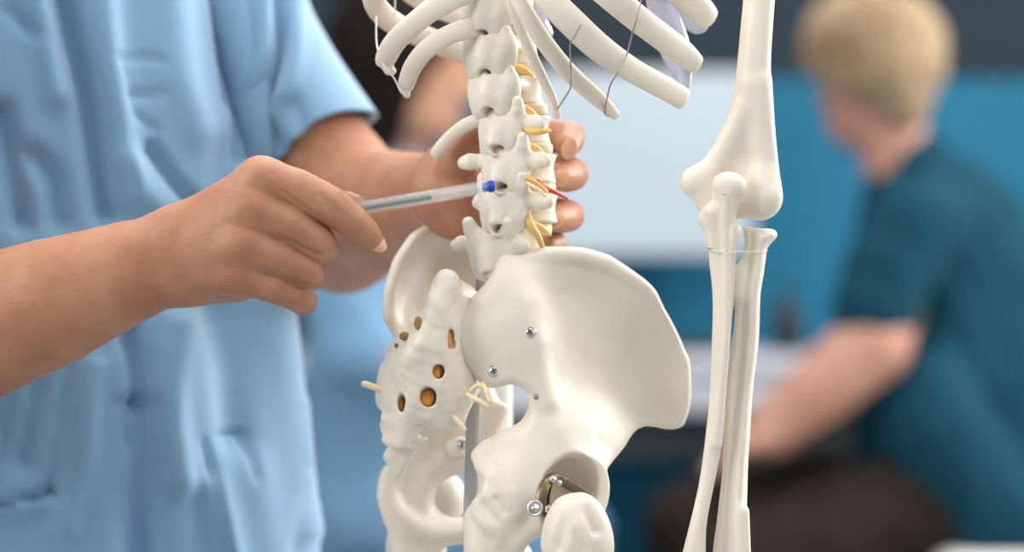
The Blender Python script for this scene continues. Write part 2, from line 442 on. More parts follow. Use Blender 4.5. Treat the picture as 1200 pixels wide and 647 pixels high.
# ---- metal joint bracket, bolt and nut in the socket ----------------------------------------------
def strip(rows, wid, thick, name, m, parent, ref):
    return link(name, *sweep([[*at(a, b_, c), wid] for a, b_, c in rows], thick, 12, 12, ref=ref), m, parent)
br = strip([(634,598,-17),(635,580,-16),(641,566,-13),(650,560,-9),(662,565,-6),(676,573,-8),(692,584,-10)], 6.5, .2, 'hip_bracket', 'brass', SK, (-.25, -1, .35))
strip([(641,604,-17),(640,584,-13),(643,564,-8)], 6.5, .2, 'bracket_tab', 'brass', br, (-.6, -1, .1))
link('bracket_rivet', *lathe([(2.2, -1), (2.2, .8), (1.2, 1.5), (.1, 1.6)], at(648, 562, -14), (.1, -1, .2), 16), 'metal', br)
link('bracket_rivet', *lathe([(1.8, -1), (1.8, .8), (1.0, 1.4), (.1, 1.5)], at(655, 566, -13), (.1, -1, .2), 16), 'metal', br)
bl = link('bolt', *lathe([(4.9, -.6), (4.9, .3), (4.5, .6), (3.3, .65), (3.1, .3), (2.7, .4), (2.5, 1.3), (1.5, 1.4), (1.35, 3.0), (.9, 3.3), (.1, 3.3)], at(627, 596, -17), (-.35, -.9, .1), 28), 'metal', SK)
link('bolt_shank', *lathe([(1.3, -14), (1.3, -1)], at(627, 596, -17), (-.75, -.5, .05), 14), 'metal', bl)
link('nut', *lathe([(2.6, -1.6), (2.9, -1.2), (2.9, 1.2), (2.6, 1.6), (1.3, 1.7), (1.3, 3.4), (.1, 3.6)], at(643, 597, -17), (.35, -.9, .1), 6), 'metal', SK, smooth=False)

# ---- right femur (its upper end shows) ------------------------------------------------------------
rows = [(678,600,6,44),(672,612,-10,34),(680,620,-22,32)]
fr = [C(*r) for r in rows] + [C(690, 900, 0, 26)]
lo, hi = bounds(fr, 10)
f = Field(lo, hi, 1.2)
f.ell(at(674, 612, 2), (17, 18, 17))
f.cone(C(676, 612, -2, 1)[:3], at(676, 630, -16), 13, 14, 8)
f.ell(at(675, 620, -20), (18.5, 14, 20), 8)
f.cone(at(664, 597, -20), at(682, 597, -20), 7, 8.5, 5)
f.cone(at(690, 609, -20), at(698, 642, -14), 7.5, 8, 6)
f.cone(at(651, 640, -20), at(660, 604, -24), 7, 5, 5)
f.cone(at(678, 640, -14), at(690, 760, -6), 17, 12.5, 12)
f.cone(at(689, 596, -32), at(697, 622, -31), 2.5, 2.0, 4, 's'); f.cone(at(676, 628, -37), at(684, 646, -35), 2.2, 2.5, 5, 's'); f.cone(at(660, 612, -36), at(654, 640, -33), 2, 2, 5, 's')
f.cone(at(690, 760, -6), at(694, 885, 0), 12.5, 13, 6)
f.rough(.15, 8, 5)
link('femur', *f.mesh(1), 'bone', SK)

# ---- left hip bone (behind) -----------------------------------------------------------------------
LH = [(454,374),(455,350),(461,326),(469,304),(480,285),(495,270),(510,263),(528,262),(552,272),(572,296),(575,340),(560,400),(580,455),(590,500),(582,545),(572,590),(562,632),(545,635),(530,637),(520,642),(508,660),(500,690),(470,690),(462,655),(457,636),(453,620),(450,607),(446,590),(446,575),(449,558),(457,545),(468,520),(480,480),(478,430),(462,400)]
LHOLE = [(560,556),(545,554),(529,557),(518,566),(511,577),(509,586),(512,596),(520,603),(531,606),(546,605),(556,596),(564,575)]
LD = [(454,372,74),(461,326,82),(480,286,92),(510,263,104),(550,272,116),(575,310,118),(500,300,108),(530,330,110),(478,350,92),(490,400,84),(520,420,96),(470,400,74),(540,470,96),(580,470,104),(500,520,88),(540,530,92),(470,540,78),(449,575,70),(470,600,72),(500,620,76),(545,620,88),(580,560,104),(500,680,74),(565,640,94)]
LT = [(454,372,8),(461,326,8),(480,286,8),(510,263,8),(560,290,6),(500,320,5),(530,340,5),(500,400,12),(540,450,14),(500,520,14),(560,520,14),(470,550,12),(455,590,16),(500,620,20),(545,620,16),(480,660,26),(570,560,16)]
f = pbox(440, 258, 612, 700, 40, 140, 1.2)
f.plate(LH, LD, LT, holes=[LHOLE])
f.chain([C(456,372,74,6), C(458,340,78,7), C(468,308,84,7), C(486,282,92,7), C(510,268,102,6)], 8)
f.chain([C(456,556,72,7), C(453,580,66,8), C(462,602,64,9), C(484,620,66,9), C(512,628,72,8), C(548,624,82,9)], 9)
f.chain([C(492,585,76,5), C(500,560,78,5), C(520,545,82,6), C(545,540,88,6)], 10)
f.chain([C(590,480,100,7), C(576,505,98,8), C(570,560,98,9)], 8)
f.rough(.15, 9, 8)
lhip = link('hip_bone', *f.mesh(1), 'bone', SK)
screw(541, 521, 72, 2.6, lhip, (-.2, -1, .1))
link('screw_boss', *lathe([(6.5, -6), (6.3, 1.5), (5.2, 2.4), (.1, 2.5)], at(534, 525, 78), (-.5, -.85, -.1), 24), 'bone', lhip)
# left femur behind the opening
f = pbox(430, 540, 650, 900, 90, 160, 1.6)
f.ell(at(510, 584, 124), (20, 20, 20)); f.cone(at(508, 590, 124), at(490, 640, 112), 13, 15, 8)
f.cone(at(490, 640, 112), at(505, 880, 120), 16, 12, 8); f.ell(at(484, 640, 112), (16, 15, 22), 8)
link('femur', *f.mesh(1), 'bone', SK)
# front arch of the pelvis joining the two hip bones
f = pbox(540, 560, 645, 690, 60, 130, 1.4)
f.chain([C(560,615,98,12), C(596,632,96,13), C(612,650,84,12), C(612,672,66,12)], 6)
link('pubic_arch', *f.mesh(1), 'bone', SK)

# ---- sacrum and tailbone ---------------------------------------------------------------------------
SAC = [(523,320),(535,326),(548,333),(562,345),(574,372),(574,420),(566,450),(556,470),(543,490),(531,502),(524,507),(509,506),(500,501),(494,502),(490,508),(494,514),(502,513),(483,534),(477,549),(468,562),(458,556),(454,545),(449,538),(449,530),(455,523),(450,513),(445,499),(448,492),(456,487),(448,484),(441,475),(440,455),(444,431),(450,424),(457,404),(468,394),(484,380),(497,365),(504,346),(512,330)]
SD = [(523,320,6),(545,333,17),(546,400,32),(535,400,22),(565,360,34),(566,430,34),(512,360,4),(530,380,15),(500,400,4),(470,400,24),(450,430,34),(442,465,38),(480,430,12),(510,450,6),(545,460,22),(470,480,18),(450,500,30),(500,490,8),(520,500,10),(470,520,20),(455,540,28),(470,560,26),(490,520,14)]
ST = [(523,320,12),(545,335,16),(560,400,22),(500,380,20),(470,420,24),(445,450,16),(500,450,24),(540,480,16),(470,490,16),(455,530,10),(470,560,7),(510,500,9),(495,508,5)]
f = pbox(430, 310, 590, 572, -25, 70, .9)
f.plate(SAC, SD, ST)
f.chain([C(524,328,-1,10), C(513,352,-5,12), C(509,378,-6,11), C(499,398,-6,10), C(487,420,0,10), C(478,440,3,8)], 9)     # articular crest
f.chain([C(524,330,2,7), C(532,352,8,7), C(532,378,13,6)], 8)
f.chain([C(492,378,2,8), C(478,402,8,9), C(464,426,14,9), C(458,450,20,9)], 9)
f.ell(at(484, 418, -3), (5, 6, 4), 5)
f.chain([C(549,440,14,7), C(553,455,14,7), C(545,478,10,6), C(540,492,8,5)], 6)
f.chain([C(533,440,7,5), C(536,462,7,5)], 6)
f.chain([C(487,440,2,9), C(486,462,2,9), C(478,492,8,8), C(470,520,10,6)], 8)
f.chain([C(451,490,22,5), C(470,492,12,5), C(500,488,4,5)], 5)
f.chain([C(452,515,22,5), C(470,518,14,5)], 5)
for px, py, Y, rx, rz in ((511,435,-8,3.6,4.2), (499,466,-6,5.0,5.8), (525,396,-8,2.0,7.5), (469,473,6,2.4,5.5), (486,362,4,2,8), (469,385,10,3.0,3.4)):
    f.cone(at(px, py, Y - 12), at(px + 4, py, Y + 9), rx, rx, .8, 's', flat=((0, 0, 1), rz / rx) if rz > rx else None)
f.cone(at(531, 316, 8), at(531, 322, 8), 2, 2, 2, 's')
f.cone(at(519, 345, -14), at(530, 372, -12), 2.2, 1.6, 3, 's')
f.rough(.5, 5, 11)
sm = f.mesh(1); sac = link('sacrum', *sm, 'bone', SK)
for px, py, Y, rx, rz in ((511.5,435,-1,3.4,4), (500,467,1,4.8,5.4), (525,397,-1,2.6,8), (469,474,12,2.8,6)):
    f = Field(at(px, py, Y) - [9, 8, 10], at(px, py, Y) + [9, 8, 10], .8); f.ell(at(px, py, Y + 2.5), (rx, 4.5, rz)); f.cone(at(px - 2, py + 3, Y), at(px + 3, py + 6, Y - 1), 1.5, 1.1, 1)
    link('sacral_nerve', *f.mesh(1), 'foramen', sac)
def tube(rows, m, parent, name, thick=1.0, seg=10, n=8):
    return link(name, *sweep(pxs(rows), thick, seg, n), m, parent)
for px, py, rx, rz in ((490,379,2.0,4.0), (474,394,3.0,2.6), (464,405,1.8,2.2)):
    Ys = surf(sm[0], px, py, 4)
    g = Field(at(px, py, Ys) - [8, 8, 10], at(px, py, Ys) + [8, 8, 10], .8); g.ell(at(px, py, Ys + .6), (rx, 1.6, rz)); g.rough(.6, 2, 7)
    link('sacral_nerve', *g.mesh(1), 'cord', sac)
tube([(427,450,26,8),(436,453,24,8),(448,457,22,8)], 'palenerve', sac, 'nerve_stub')
tube([(548,462,-2,5),(553,466,-6,6),(562,470,-9,6),(570,476,-9,6)], 'palenerve', sac, 'nerve_stub')
tube([(566,450,0,5),(570,458,-6,6),(574,470,-8,6)], 'palenerve', sac, 'nerve_stub')
tube([(531,488,4,5),(537,494,1,6),(544,503,0,6)], 'palenerve', sac, 'nerve_stub')
tube([(552,458,0,6),(560,452,-2,6),(568,455,-2,6)], 'palenerve', sac, 'nerve_stub')

# ---- right arm: humerus, ulna, radius --------------------------------------------------------------
HUM = [(873,-40),(871,0),(868,30),(863,85),(858,119),(853,138),(844,160),(832,178),(822,190),(808,197),(801,205),(799.5,218),(804,227),(814,232),(826,238),(834,250),(846,256),(867,251),(877,250),(885,254.5),(893,256),(901,251),(910,237),(915,223),(913,205),(911,185),(908,160),(905,125),(903,85),(905,40),(908,0),(910,-40)]
HUD = [(890,-40,2),(886,60,0),(884,130,0),(830,200,2),(870,190,2),(900,200,-2),(810,215,2),(890,240,-3),(850,240,4)]
HUT = [(890,-40,19),(886,40,18.5),(884,100,18),(882,140,14),(868,190,8.5),(905,190,10),(838,190,9),(812,214,12),(895,235,17),(845,240,14),(870,240,10)]
f = pbox(790, -45, 925, 262, -25, 25, .9)
f.plate(HUM, HUD, HUT)
f.chain([C(888,100,-3,13), C(895,190,-3,10), C(896,230,-6,15)], 6)
f.chain([C(872,130,-1,10), C(838,196,0,9), C(814,213,0,12)], 6)
f.cone(at(832, 236, 2), at(896, 236, 0), 8, 9, 8)
f.ell(at(858, 214, -11), (10, 8.5, 9.5), 5, 's')
link('humerus', *f.mesh(1), 'bone', SK)
ULN = [(836,212),(842,206),(851,203),(862,206),(873,216),(871,231),(864,247),(863,257),(868,265),(868,276),(864,289),(862,312),(861,343),(858,371),(856,400),(853,430),(850,470),(847,513),(838,564),(829,607),(827,636),(828,660),(832,700),(798,700),(796,665),(800,647),(814,591),(822,550),(828,500),(831,473),(833,433),(835,380),(835,343),(832,316),(830,291),(826,270),(822,257),(824,242),(834,236)]
f = pbox(788, 198, 882, 702, -38, 20, .8)
f.plate(ULN, [(855,212,-14),(850,250,-8),(848,300,-3),(848,400,-4),(840,500,-4),(815,600,-6),(812,700,-6)], [(855,215,13),(848,250,14),(848,300,13),(847,400,10.5),(840,500,9),(820,590,8.5),(812,650,12)])
f.ell(at(855, 217, -16), (9, 6.5, 7), 4)
f.chain([C(853,228,-19,5), C(851,262,-15,5), C(852,310,-12,4.5), C(852,380,-11,4), C(847,450,-10,4), C(840,520,-8,3.5)], 5)
f.cone(at(826, 257, -2), at(842, 262, 0), 4, 7, 6)
uln = link('ulna', *f.mesh(1), 'bone', SK)
link('pin_hole', *lathe([(1.5, -1), (1.5, .15), (.1, .25)], at(850.5, 226, -21.6), (-.1, -1, .1), 14), mat('rust', (.22, .07, .03), .7), uln)
RAD = [(871,264),(877,262.5),(895,265.5),(906,268),(911,274),(909,280),(900,289),(898,297),(895,321),(891,344),(890,379),(888.5,407),(884,441),(881,473),(878.7,513),(877,534),(875.5,580),(875,627),(877,650),(880,700),(832,700),(834,655),(839,618),(843,584),(846,557),(848,518),(849,470),(853,430),(858,400),(861,371),(862,344),(863,319),(867,308),(871,295),(873,284),(871,272)]
f = pbox(826, 258, 922, 702, -25, 25, .8)
f.plate(RAD, [(890,270,0),(880,320,0),(875,400,2),(862,500,3),(858,600,2),(856,700,2)], [(890,270,19),(888,282,17),(884,296,13),(879,330,13.5),(875,400,14),(865,500,14),(858,600,15),(856,700,17)])
f.ell(at(890, 258, 0), (11, 9, 4.5), 3, 's')
f.chain([C(866,322,0,6), C(868,345,0,8)], 8)
f.cone(at(872, 600, -6), at(874, 700, -7), 3, 4, 5)
link('radius', *f.mesh(1), 'bone', SK)
th = tube([(829,293,-8,1.6),(850,296,-14,1.6),(868,295,-11,1.6),(885,295.5,-9.5,1.6),(899,294,-5,1.6)], 'thread', SK, 'binding_thread')
link('thread_knot', *lathe([(.1, -1), (1, -.6), (1.1, .5), (.1, 1)], at(831, 292.5, -8), (-1, -.3, 0), 10), 'wire', th)

# ---- spine ------------------------------------------------------------------------------------------
def vert_mesh(kind, tl=0, tr=0, seed=1):
    f = Field((-36, -32, -22), (36, 38, 22), .8)
    lum = kind == 'lumbar'
    # body: waisted drum
    sl, X, Y, Z = f.sub(f.lo, f.lo + f.h * (f.n - 1), 0)
    hh = 8.3
    w = 1 - .13 * (1 - np.clip((Z / hh) ** 2, 0, 1))
    q = np.sqrt((X / 16.5) ** 2 + ((Y - 21) / 12.5) ** 2)
    d = (q - w) * 12.5
    dz = np.abs(Z) - hh
    a = np.maximum(d + 1.5, 0); b_ = np.maximum(dz + 1.5, 0)
    f.put(sl, (np.sqrt(a * a + b_ * b_) - 1.5 + np.minimum(np.maximum(d + 1.5, dz + 1.5), 0)).astype(np.float32), 0, 'u')
    for s, tp in ((-1, tl), (1, tr)):
        f.cone((8.5 * s, 11, 3), (9 * s, -1, 3), 3.8, 4, 4)
        # broad flat lamina plates that meet along the midline
        nn = V3(.42 * s, -1, .1); nn /= np.linalg.norm(nn); uu = np.cross((0, 0, 1), nn); uu /= np.linalg.norm(uu)
        f.ell(((6.2 if lum else 8.2) * s, -6.5, -2.5), (8.6 if lum else 10.2, 3.6, 11.5 if lum else 12.5), 6, ax=[uu, nn, np.cross(nn, uu)])
        f.ell((0, -8, -2.5), (11.5, 4.2, 11.5 if lum else 12.5), 6)
        if lum:
            f.chain([[8.5 * s, -5, 4, 4.2], [11.5 * s, -7.5, 10, 4.4], [12.2 * s, -9, 14.5, 3.4]], 3)
            f.chain([[6.5 * s, -8, -8, 4.2], [6.8 * s, -8.5, -14, 3.2]], 3)
        else:
            f.chain([[10 * s, -3, 3, 3.6], [11 * s, -5.5, 11, 3.4]], 3)
            f.chain([[8 * s, -8, -6, 4.4], [8 * s, -8, -13, 3.6]], 4)
            f.ell((12.5 * s, -5.5, 2), (4.5, 4.5, 7), 4)
        if tp:
            f.chain([[9 * s, -2, 3, 4.0], [(9 + tp * .45) * s, -3.5, 2.5, 4.0], [(9 + tp * .8) * s, -5, 2, 5.0], [(9 + tp) * s, -5.5, 1.5, 3.8]], 4, flat=((0, 1, 0), .7))
    if lum:
        f.chain([[0, -9, 0, 4.2], [-.5, -13.5, -4, 3.6], [0, -16.5, -10, 2.8], [.8, -16, -15, 2.0]], 5)
        f.chain([[0, -9, -4, 4.2], [0, -13, -10, 3.2], [.8, -13, -15, 2.2]], 5)
    else:
        f.chain([[0, -9, 2, 5.0], [0, -12, -4, 4.4], [0, -13, -11, 3.2]], 6)
    for zz, rz in ((12.0, 3.4), (-13.5, 3.0)): f.ell((2.0, -9, zz), (3.2, 15, rz), 1.5, 's')
    f.rough(.15, 5, 20 + seed)
    return f.mesh(1)
TH = math.radians(-32)
LEVELS = [(573,-34,24,'t',1.02,0,0),(575,13,24,'t',1.04,0,0),(579,59,23,'t',1.04,0,0),(584,105,22,'t',1.02,0,0),(594,150,21,'l',1.02,0,16),(599,194,20,'l',1.06,19,16),(598,241,20,'l',1.1,8,18),(584,289,22,'l',1.1,14,10)]
def raw_mesh(name, VF, m):
    me = bpy.data.meshes.new(name); me.from_pydata((np.asarray(VF[0]) * .001).tolist(), [], [list(map(int, q)) for q in VF[1]])
    me.polygons.foreach_set('use_smooth', [True] * len(me.polygons)); me.materials.append(M[m]); return me
vt = raw_mesh('vertebra', vert_mesh('thoracic'), 'bone')
dv = []
fd = Field((-19, 4, -6), (19, 38, 6), .8); sl, X, Y, Z = fd.sub(fd.lo, fd.lo + fd.h * (fd.n - 1), 0)
q = (np.sqrt((X / 16) ** 2 + ((Y - 21) / 12) ** 2) - 1) * 12; dz = np.abs(Z) - 3.6
a = np.maximum(q + 2, 0); b_ = np.maximum(dz + 2, 0)
fd.put(sl, (np.sqrt(a * a + b_ * b_) - 2 + np.minimum(np.maximum(q + 2, dz + 2), 0)).astype(np.float32), 0, 'u')
vd = raw_mesh('disc', fd.mesh(1), 'disc')
def nerve_mesh():
    g = []
    for s in (1, -1):
        g.append(sweep([[4 * s, 3, -5, 5], [9 * s, 1, -8, 5.5], [13 * s, 1, -10, 5], [17 * s, 5, -12, 4], [19 * s, 10, -15, 2.5]], 1, 10, 6, ref=(0, -1, 0)))
    return join(*g)
vn = raw_mesh('nerve_root', nerve_mesh(), 'nerve')
def place(name, me, c, sc_=1.0, tilt=0.0, yaw=TH, dz=0):
    o = bpy.data.objects.new(name, me); COL.objects.link(o); o.parent = SK
    w = np.array(W(c)) - np.array(SK['_o']); o.location = w
    o.rotation_euler = (tilt, 0, yaw); o.scale = (sc_,) * 3; return o
for i, (px, py, Y, kd, s, tl_, tr_) in enumerate(LEVELS):
    tl = [.10, .08, .06, .02, -.02, -.06, -.04, .16][i]
    rz = TH + [0, .02, 0, -.03, .02, .03, 0, .04][i]
    place('vertebra', vt if kd == 't' else raw_mesh('vertebra', vert_mesh('lumbar', tl_, tr_, i), 'bone'), at(px, py, Y), s, tl, rz)
    place('nerve_root', vn, at(px, py, Y), s, tl, rz)
    if i < len(LEVELS) - 1:
        n = LEVELS[i + 1]
        place('intervertebral_disc', vd, at((px + n[0]) / 2, (py + n[1]) / 2, (Y + n[2]) / 2), s * 1.0, tl, rz)
tube([(572,-60,22,17),(578,13,22,17),(590,105,20,17),(597,170,19,17),(596,215,18,14),(590,240,19,8)], 'cord', SK, 'spinal_cord')
# last disc sits on the sacrum; loose nerve strands and one red vessel by the lowest levels
place('intervertebral_disc', vd, at(578, 312, 26), 1.0, .25, TH)
tube([(612,206,6,8),(622,210,2,6),(632,216,0,4),(641,224,-1,4)], 'nerve', SK, 'nerve_strand')
tube([(614,212,5,5),(624,218,0,4),(634,224,-2,4),(638,229,-2,4)], 'palenerve', SK, 'nerve_strand')
tube([(630,212,6,4),(640,221,8,5),(652,226,12,5),(664,232,22,4)], 'red', SK, 'blood_vessel')
tube([(618,252,8,9),(622,264,6,10),(630,276,8,8),(636,290,12,6)], 'nerve', SK, 'nerve_strand')
tube([(614,150,10,7),(624,154,3,9),(634,154,2,8),(644,153,5,5)], 'nerve', SK, 'nerve_strand')
screw(604, 28, -2, 1.9, SK, (.1, -1, .1))

# ---- ribs ---------------------------------------------------------------------------------------------
def rib(rows, thick, name='rib', m='bone', ref=(0, -1, 0)):
    v, F = sweep(pxs(rows), thick, 18, 10, ref=ref); return link(name, v, F, m, SK)
rib([(570,-8,22,15),(585,-12,6,14),(596,-6,-4,13),(606,24,-6,13),(622,62,-2,13),(636,92,4,12),(648,118,10,11),(653,137,14,9)], .6)
rib([(560,-60,24,16),(585,-40,0,17),(600,-12,-10,18),(618,18,-14,20),(640,52,-10,21),(666,84,-2,21),(694,110,8,20),(712,126,15,16),(722,136,20,11)], .5)
rib([(560,-90,24,20),(610,-50,-14,28),(640,-6,-24,32),(672,28,-24,34),(705,58,-16,33),(742,83,-2,29),(775,101,12,28),(801,116,24,26)], .42)
rib([(600,-120,20,24),(660,-50,-20,30),(712,-8,-18,34),(745,20,-8,32),(775,43,6,31),(800,62,20,30),(816,76,30,24)], .42)
rib([(700,-110,20,30),(770,-40,26,38),(800,-8,36,36),(822,14,44,34),(830,22,48,30)], .5)
# left side: near ends, then the ribs that curve round the far side
rib([(572,30,22,24),(548,34,10,24),(524,42,8,23),(500,58,12,23),(484,78,20,22),(476,98,28,20),(474,102,30,17)], .45)
rib([(580,-20,24,26),(545,-8,8,27),(512,8,6,27),(485,28,10,26),(464,48,18,26),(453,66,26,25),(450,76,30,21)], .45)
rib([(436,-30,50,26),(437,-4,56,26),(446,14,66,27),(466,30,80,27),(496,43,94,27),(528,56,104,27),(562,70,112,24)], .35)
rib([(452,-40,76,24),(480,-10,92,25),(512,8,104,26),(546,20,112,25),(580,30,116,22)], .35)
rib([(574,136,24,13),(556,142,28,16),(538,152,34,16),(521,168,42,16),(511,180,48,15)], .7)
for rows in ([(452,77,30,12),(457,82,31,14),(460,84,31,10)], [(473,98,30,14),(475,106,31,12),(477,112,31,8)]):
    link('cartilage_tip', *sweep(pxs(rows), .8, 12, 6), 'bone', SK)
# clear plastic costal cartilage
for rows in ([(768,-40,36,30),(774,0,38,34),(782,30,36,38),(792,60,34,36),(799,86,32,24),(803,104,30,12)],
             [(790,-40,48,30),(800,0,52,34),(815,24,52,30),(826,30,52,20)],
             [(622,-40,70,40),(616,0,74,46),(624,28,76,42),(640,44,80,22)]):
    link('costal_cartilage', *sweep(pxs(rows), .45, 16, 10), 'carti', SK)
# tie wires between the ribs
def wire(rows, name='tie_wire', m='wire'):
    return link(name, *sweep(pxs([(a, b_, c, 2.0) for a, b_, c in rows]), 1, 8, 6), m, SK)
wire([(753,-20,-22),(751,2,-17),(746,22,-20),(742,36,-17),(735,62,-14),(731,72,-16),(722,88,-20),(716,98,-14),(712,112,4),(709,128,12),(709,134,14),(715,136,11)])
wire([(680,30,-32),(671,46,-30),(668,54,-26),(669,76,-10),(669,96,-8),(668,104,-4),(661,116,4),(654,126,7),(650,128,9)])
wire([(441,20,50),(441,46,44),(444,62,34),(452,80,24),(462,92,26),(470,108,27),(477,113,29)], m='thread')
wire([(463,-10,64),(463,4,66),(462,18,68)], m='thread')

# ================================================================== the stand the skeleton hangs on
SP = empty('skeleton_stand', V3(-20, 46, -CZ * 1000)); SP['_o'] = [-.020, .046, 0.0]; SP.location = (-.020, .046, 0)
tag(SP, 'grey metal pole rising through the skeleton pelvis into its spine', 'stand')
link('pole', *sweep([[*at(584, 150, 22), 6.5], [*at(581, 262, 19), 7], [*at(572, 300, 28), 7.5], [*at(566, 325, 32), 8], [*at(560, 400, 38), 8.8], [*at(556, 460, 40), 9], [*at(553, 560, 42), 9], [*at(551, 660, 44), 9], [-25, 46, -500, 16], [-20, 46, -900, 20]], 1, 18, 8), 'polegrey', SP)
link('base_hub', *lathe([(28, 0), (30, 4), (30, 26), (22, 34), (14, 60), (5, 62)], V3(-20, 46, -CZ * 1000 + 50), (0, 0, 1), 28), 'polegrey', SP)
for k in range(5):
    a = k * 2 * math.pi / 5 + .3; d = V3(math.cos(a), math.sin(a), 0); o = V3(-20, 46, -CZ * 1000)
    link('leg', *sweep([[*(o + d * 20 + [0, 0, 66]), 26], [*(o + d * 150 + [0, 0, 62]), 24], [*(o + d * 255 + [0, 0, 56]), 20]], .9, 12, 5, ref=(0, 0, 1)), 'polegrey', SP)
    link('caster', *lathe([(8, -9), (22, -9), (24, -6), (24, 6), (22, 9), (8, 9)], o + d * 250 + [0, 0, 24], np.cross(d, (0, 0, 1)), 20), 'black', SP)
# white post behind the pelvis
wp = link('stand_post', *lathe([(8.8, -900), (9.2, -890), (9.2, 0), (8.8, 4), (3, 5)], at(584, 400, 150) , (0, 0, 1), 26), 'whitepole', SP)
wp['label'] = 'white post'
# ================================================================== PEOPLE
def uvell(c, r, ax, nu=14, nv=10, bend=0.0):
    V = []; F = []
    c = np.array(c, float)
    for i in range(nv + 1):
        p = math.pi * i / nv
        for j in range(nu):
            t = 2 * math.pi * j / nu
            a, b_, n = math.sin(p) * math.cos(t), math.cos(p), math.sin(p) * math.sin(t)
            V.append(c + ax[0] * r[0] * a + ax[1] * r[1] * b_ + ax[2] * (r[2] * n - bend * a * a * r[0]))
    for i in range(nv):
        for j in range(nu):
            F.append((i * nu + j, i * nu + (j + 1) % nu, (i + 1) * nu + (j + 1) % nu, (i + 1) * nu + j))
    return np.array(V), F
def frame(n, d):
    n = np.array(n, float); n /= np.linalg.norm(n); d = np.array(d, float); d -= n * (d @ n); d /= np.linalg.norm(d)
    return [np.cross(d, n), d, n]
def nail(c, n, d, w, l, parent):
    return link('fingernail', *uvell(c, (w, l, 1.0), frame(n, d), bend=.28), 'nail', parent)

def head(f, c, fwd, s=1.0, up=(0, 0, 1), open_=False):
    """skull, jaw, nose, brow, eye hollows, lips and ears around the centre c"""
    fwd = np.array(fwd, float); fwd /= np.linalg.norm(fwd); up = np.array(up, float); up -= fwd * (up @ fwd); up /= np.linalg.norm(up)
    rt = np.cross(fwd, up); A = [fwd, rt, up]; c = np.array(c, float)
    P = lambda a, b_, d: c + (fwd * a + rt * b_ + up * d) * s
    f.ell(P(-8, 0, 28), (96 * s, 76 * s, 88 * s), 0, ax=A)
    f.ell(P(20, 0, -35), (68 * s, 60 * s, 78 * s), 30, ax=A)
    f.cone(P(45, 26, -82), P(45, -26, -82), 24 * s, 24 * s, 26)
    f.cone(P(72, 0, -92), P(66, 0, -84), 17 * s, 20 * s, 16)
    f.cone(P(86, 0, 8), P(104, 0, -28), 9 * s, 13 * s, 12)
    f.cone(P(96, 14, -32), P(96, -14, -32), 8 * s, 8 * s, 7)
    f.cone(P(80, 38, 18), P(86, -38, 18), 10 * s, 10 * s, 14)
    for q in (1, -1):
        f.ell(P(90, 32 * q, 0), (12 * s, 17 * s, 11 * s), 8, 's', ax=A)
        f.ell(P(77, 32 * q, 0), (12.5 * s,) * 3, 2, ax=A)
        f.ell(P(2, 76 * q, -8), (19 * s, 8 * s, 32 * s), 6, ax=A)
        f.ell(P(4, 86 * q, -6), (9 * s, 6 * s, 18 * s), 4, 's', ax=A)
    f.cone(P(82, 20, -57), P(82, -20, -57), 7 * s, 7 * s, 6)
    f.cone(P(80, 18, -68), P(80, -18, -68), 7.5 * s, 7.5 * s, 6)
    f.cone(P(92, 22, -62), P(92, -22, -62), 2.2 * s, 2.2 * s, 2, 's')
    return P

def loft(rings):
    V = np.concatenate(rings); k = len(rings[0]); L = len(rings)
    F = [(i * k + j, i * k + (j + 1) % k, (i + 1) * k + (j + 1) % k, (i + 1) * k + j) for i in range(L - 1) for j in range(k)]
    return V, F
def interp_rows(rows, n):
    R = catmull(rows, n); return R
def seg_dist(px, py, pts):
    d = np.full(px.shape, 1e9); P = catmull([(*p[:2], 0) for p in pts], 8)[:, :2]
    for a, b_ in zip(P[:-1], P[1:]):
        e = b_ - a; t = np.clip(((px - a[0]) * e[0] + (py - a[1]) * e[1]) / (e @ e + 1e-9), 0, 1)
        d = np.minimum(d, np.hypot(px - a[0] - e[0] * t, py - a[1] - e[1] * t))
    return d

# ------------------------------------------------------------------ the clinician in blue scrubs
CL_O = V3(-380, 280, -CZ * 1000)
# right hand and forearm
R = [C(-190,440,60,98), C(-60,398,20,88), C(60,354,0,75), C(150,319,-8,60), C(200,302,-12,46)]
lo = at(-300, 530, -90); lo[1] = -75; hi = at(470, 165, 0); hi[1] = 60
f = Field(lo, hi, .95)
fl = ((0, 1, 0), .86)
f.chain(R, 10, flat=fl)
f.cone(at(188, 281, -14), at(205, 276, -18), 13, 12, 14); f.cone(at(190, 325, -10), at(206, 326, -14), 12, 12, 14)
# metacarpals -> the back of the hand
WR = [(212,268,-14,26),(210,288,-17,25),(210,308,-16,25),(212,326,-12,22)]
MC = [(308,213,-26,27),(296,246,-31,27),(286,286,-31,26),(284,322,-25,23)]
for a, b_ in zip(WR, MC): f.cone(C(*a)[:3], C(*b_)[:3], C(*a)[3], C(*b_)[3], 13)
f.cone(at(240, 300, 2), at(292, 268, 2), 17, 17, 14)            # palm side
f.cone(at(228, 335, -4), at(280, 334, -4), 10, 10, 12)          # little-finger edge
f.cone(at(240, 262, 2), at(300, 226, 4), 14, 13, 14)            # thumb base web
for (a, b_) in (((236,268,-27,7),(308,207,-38,8)), ((234,286,-29,7),(297,244,-43,8)), ((236,304,-28,7),(287,284,-43,8)), ((240,322,-24,6),(285,319,-35,7))):
    f.cone(C(*a)[:3], C(*b_)[:3], C(*a)[3], C(*b_)[3], 12)      # tendon lines and knuckles
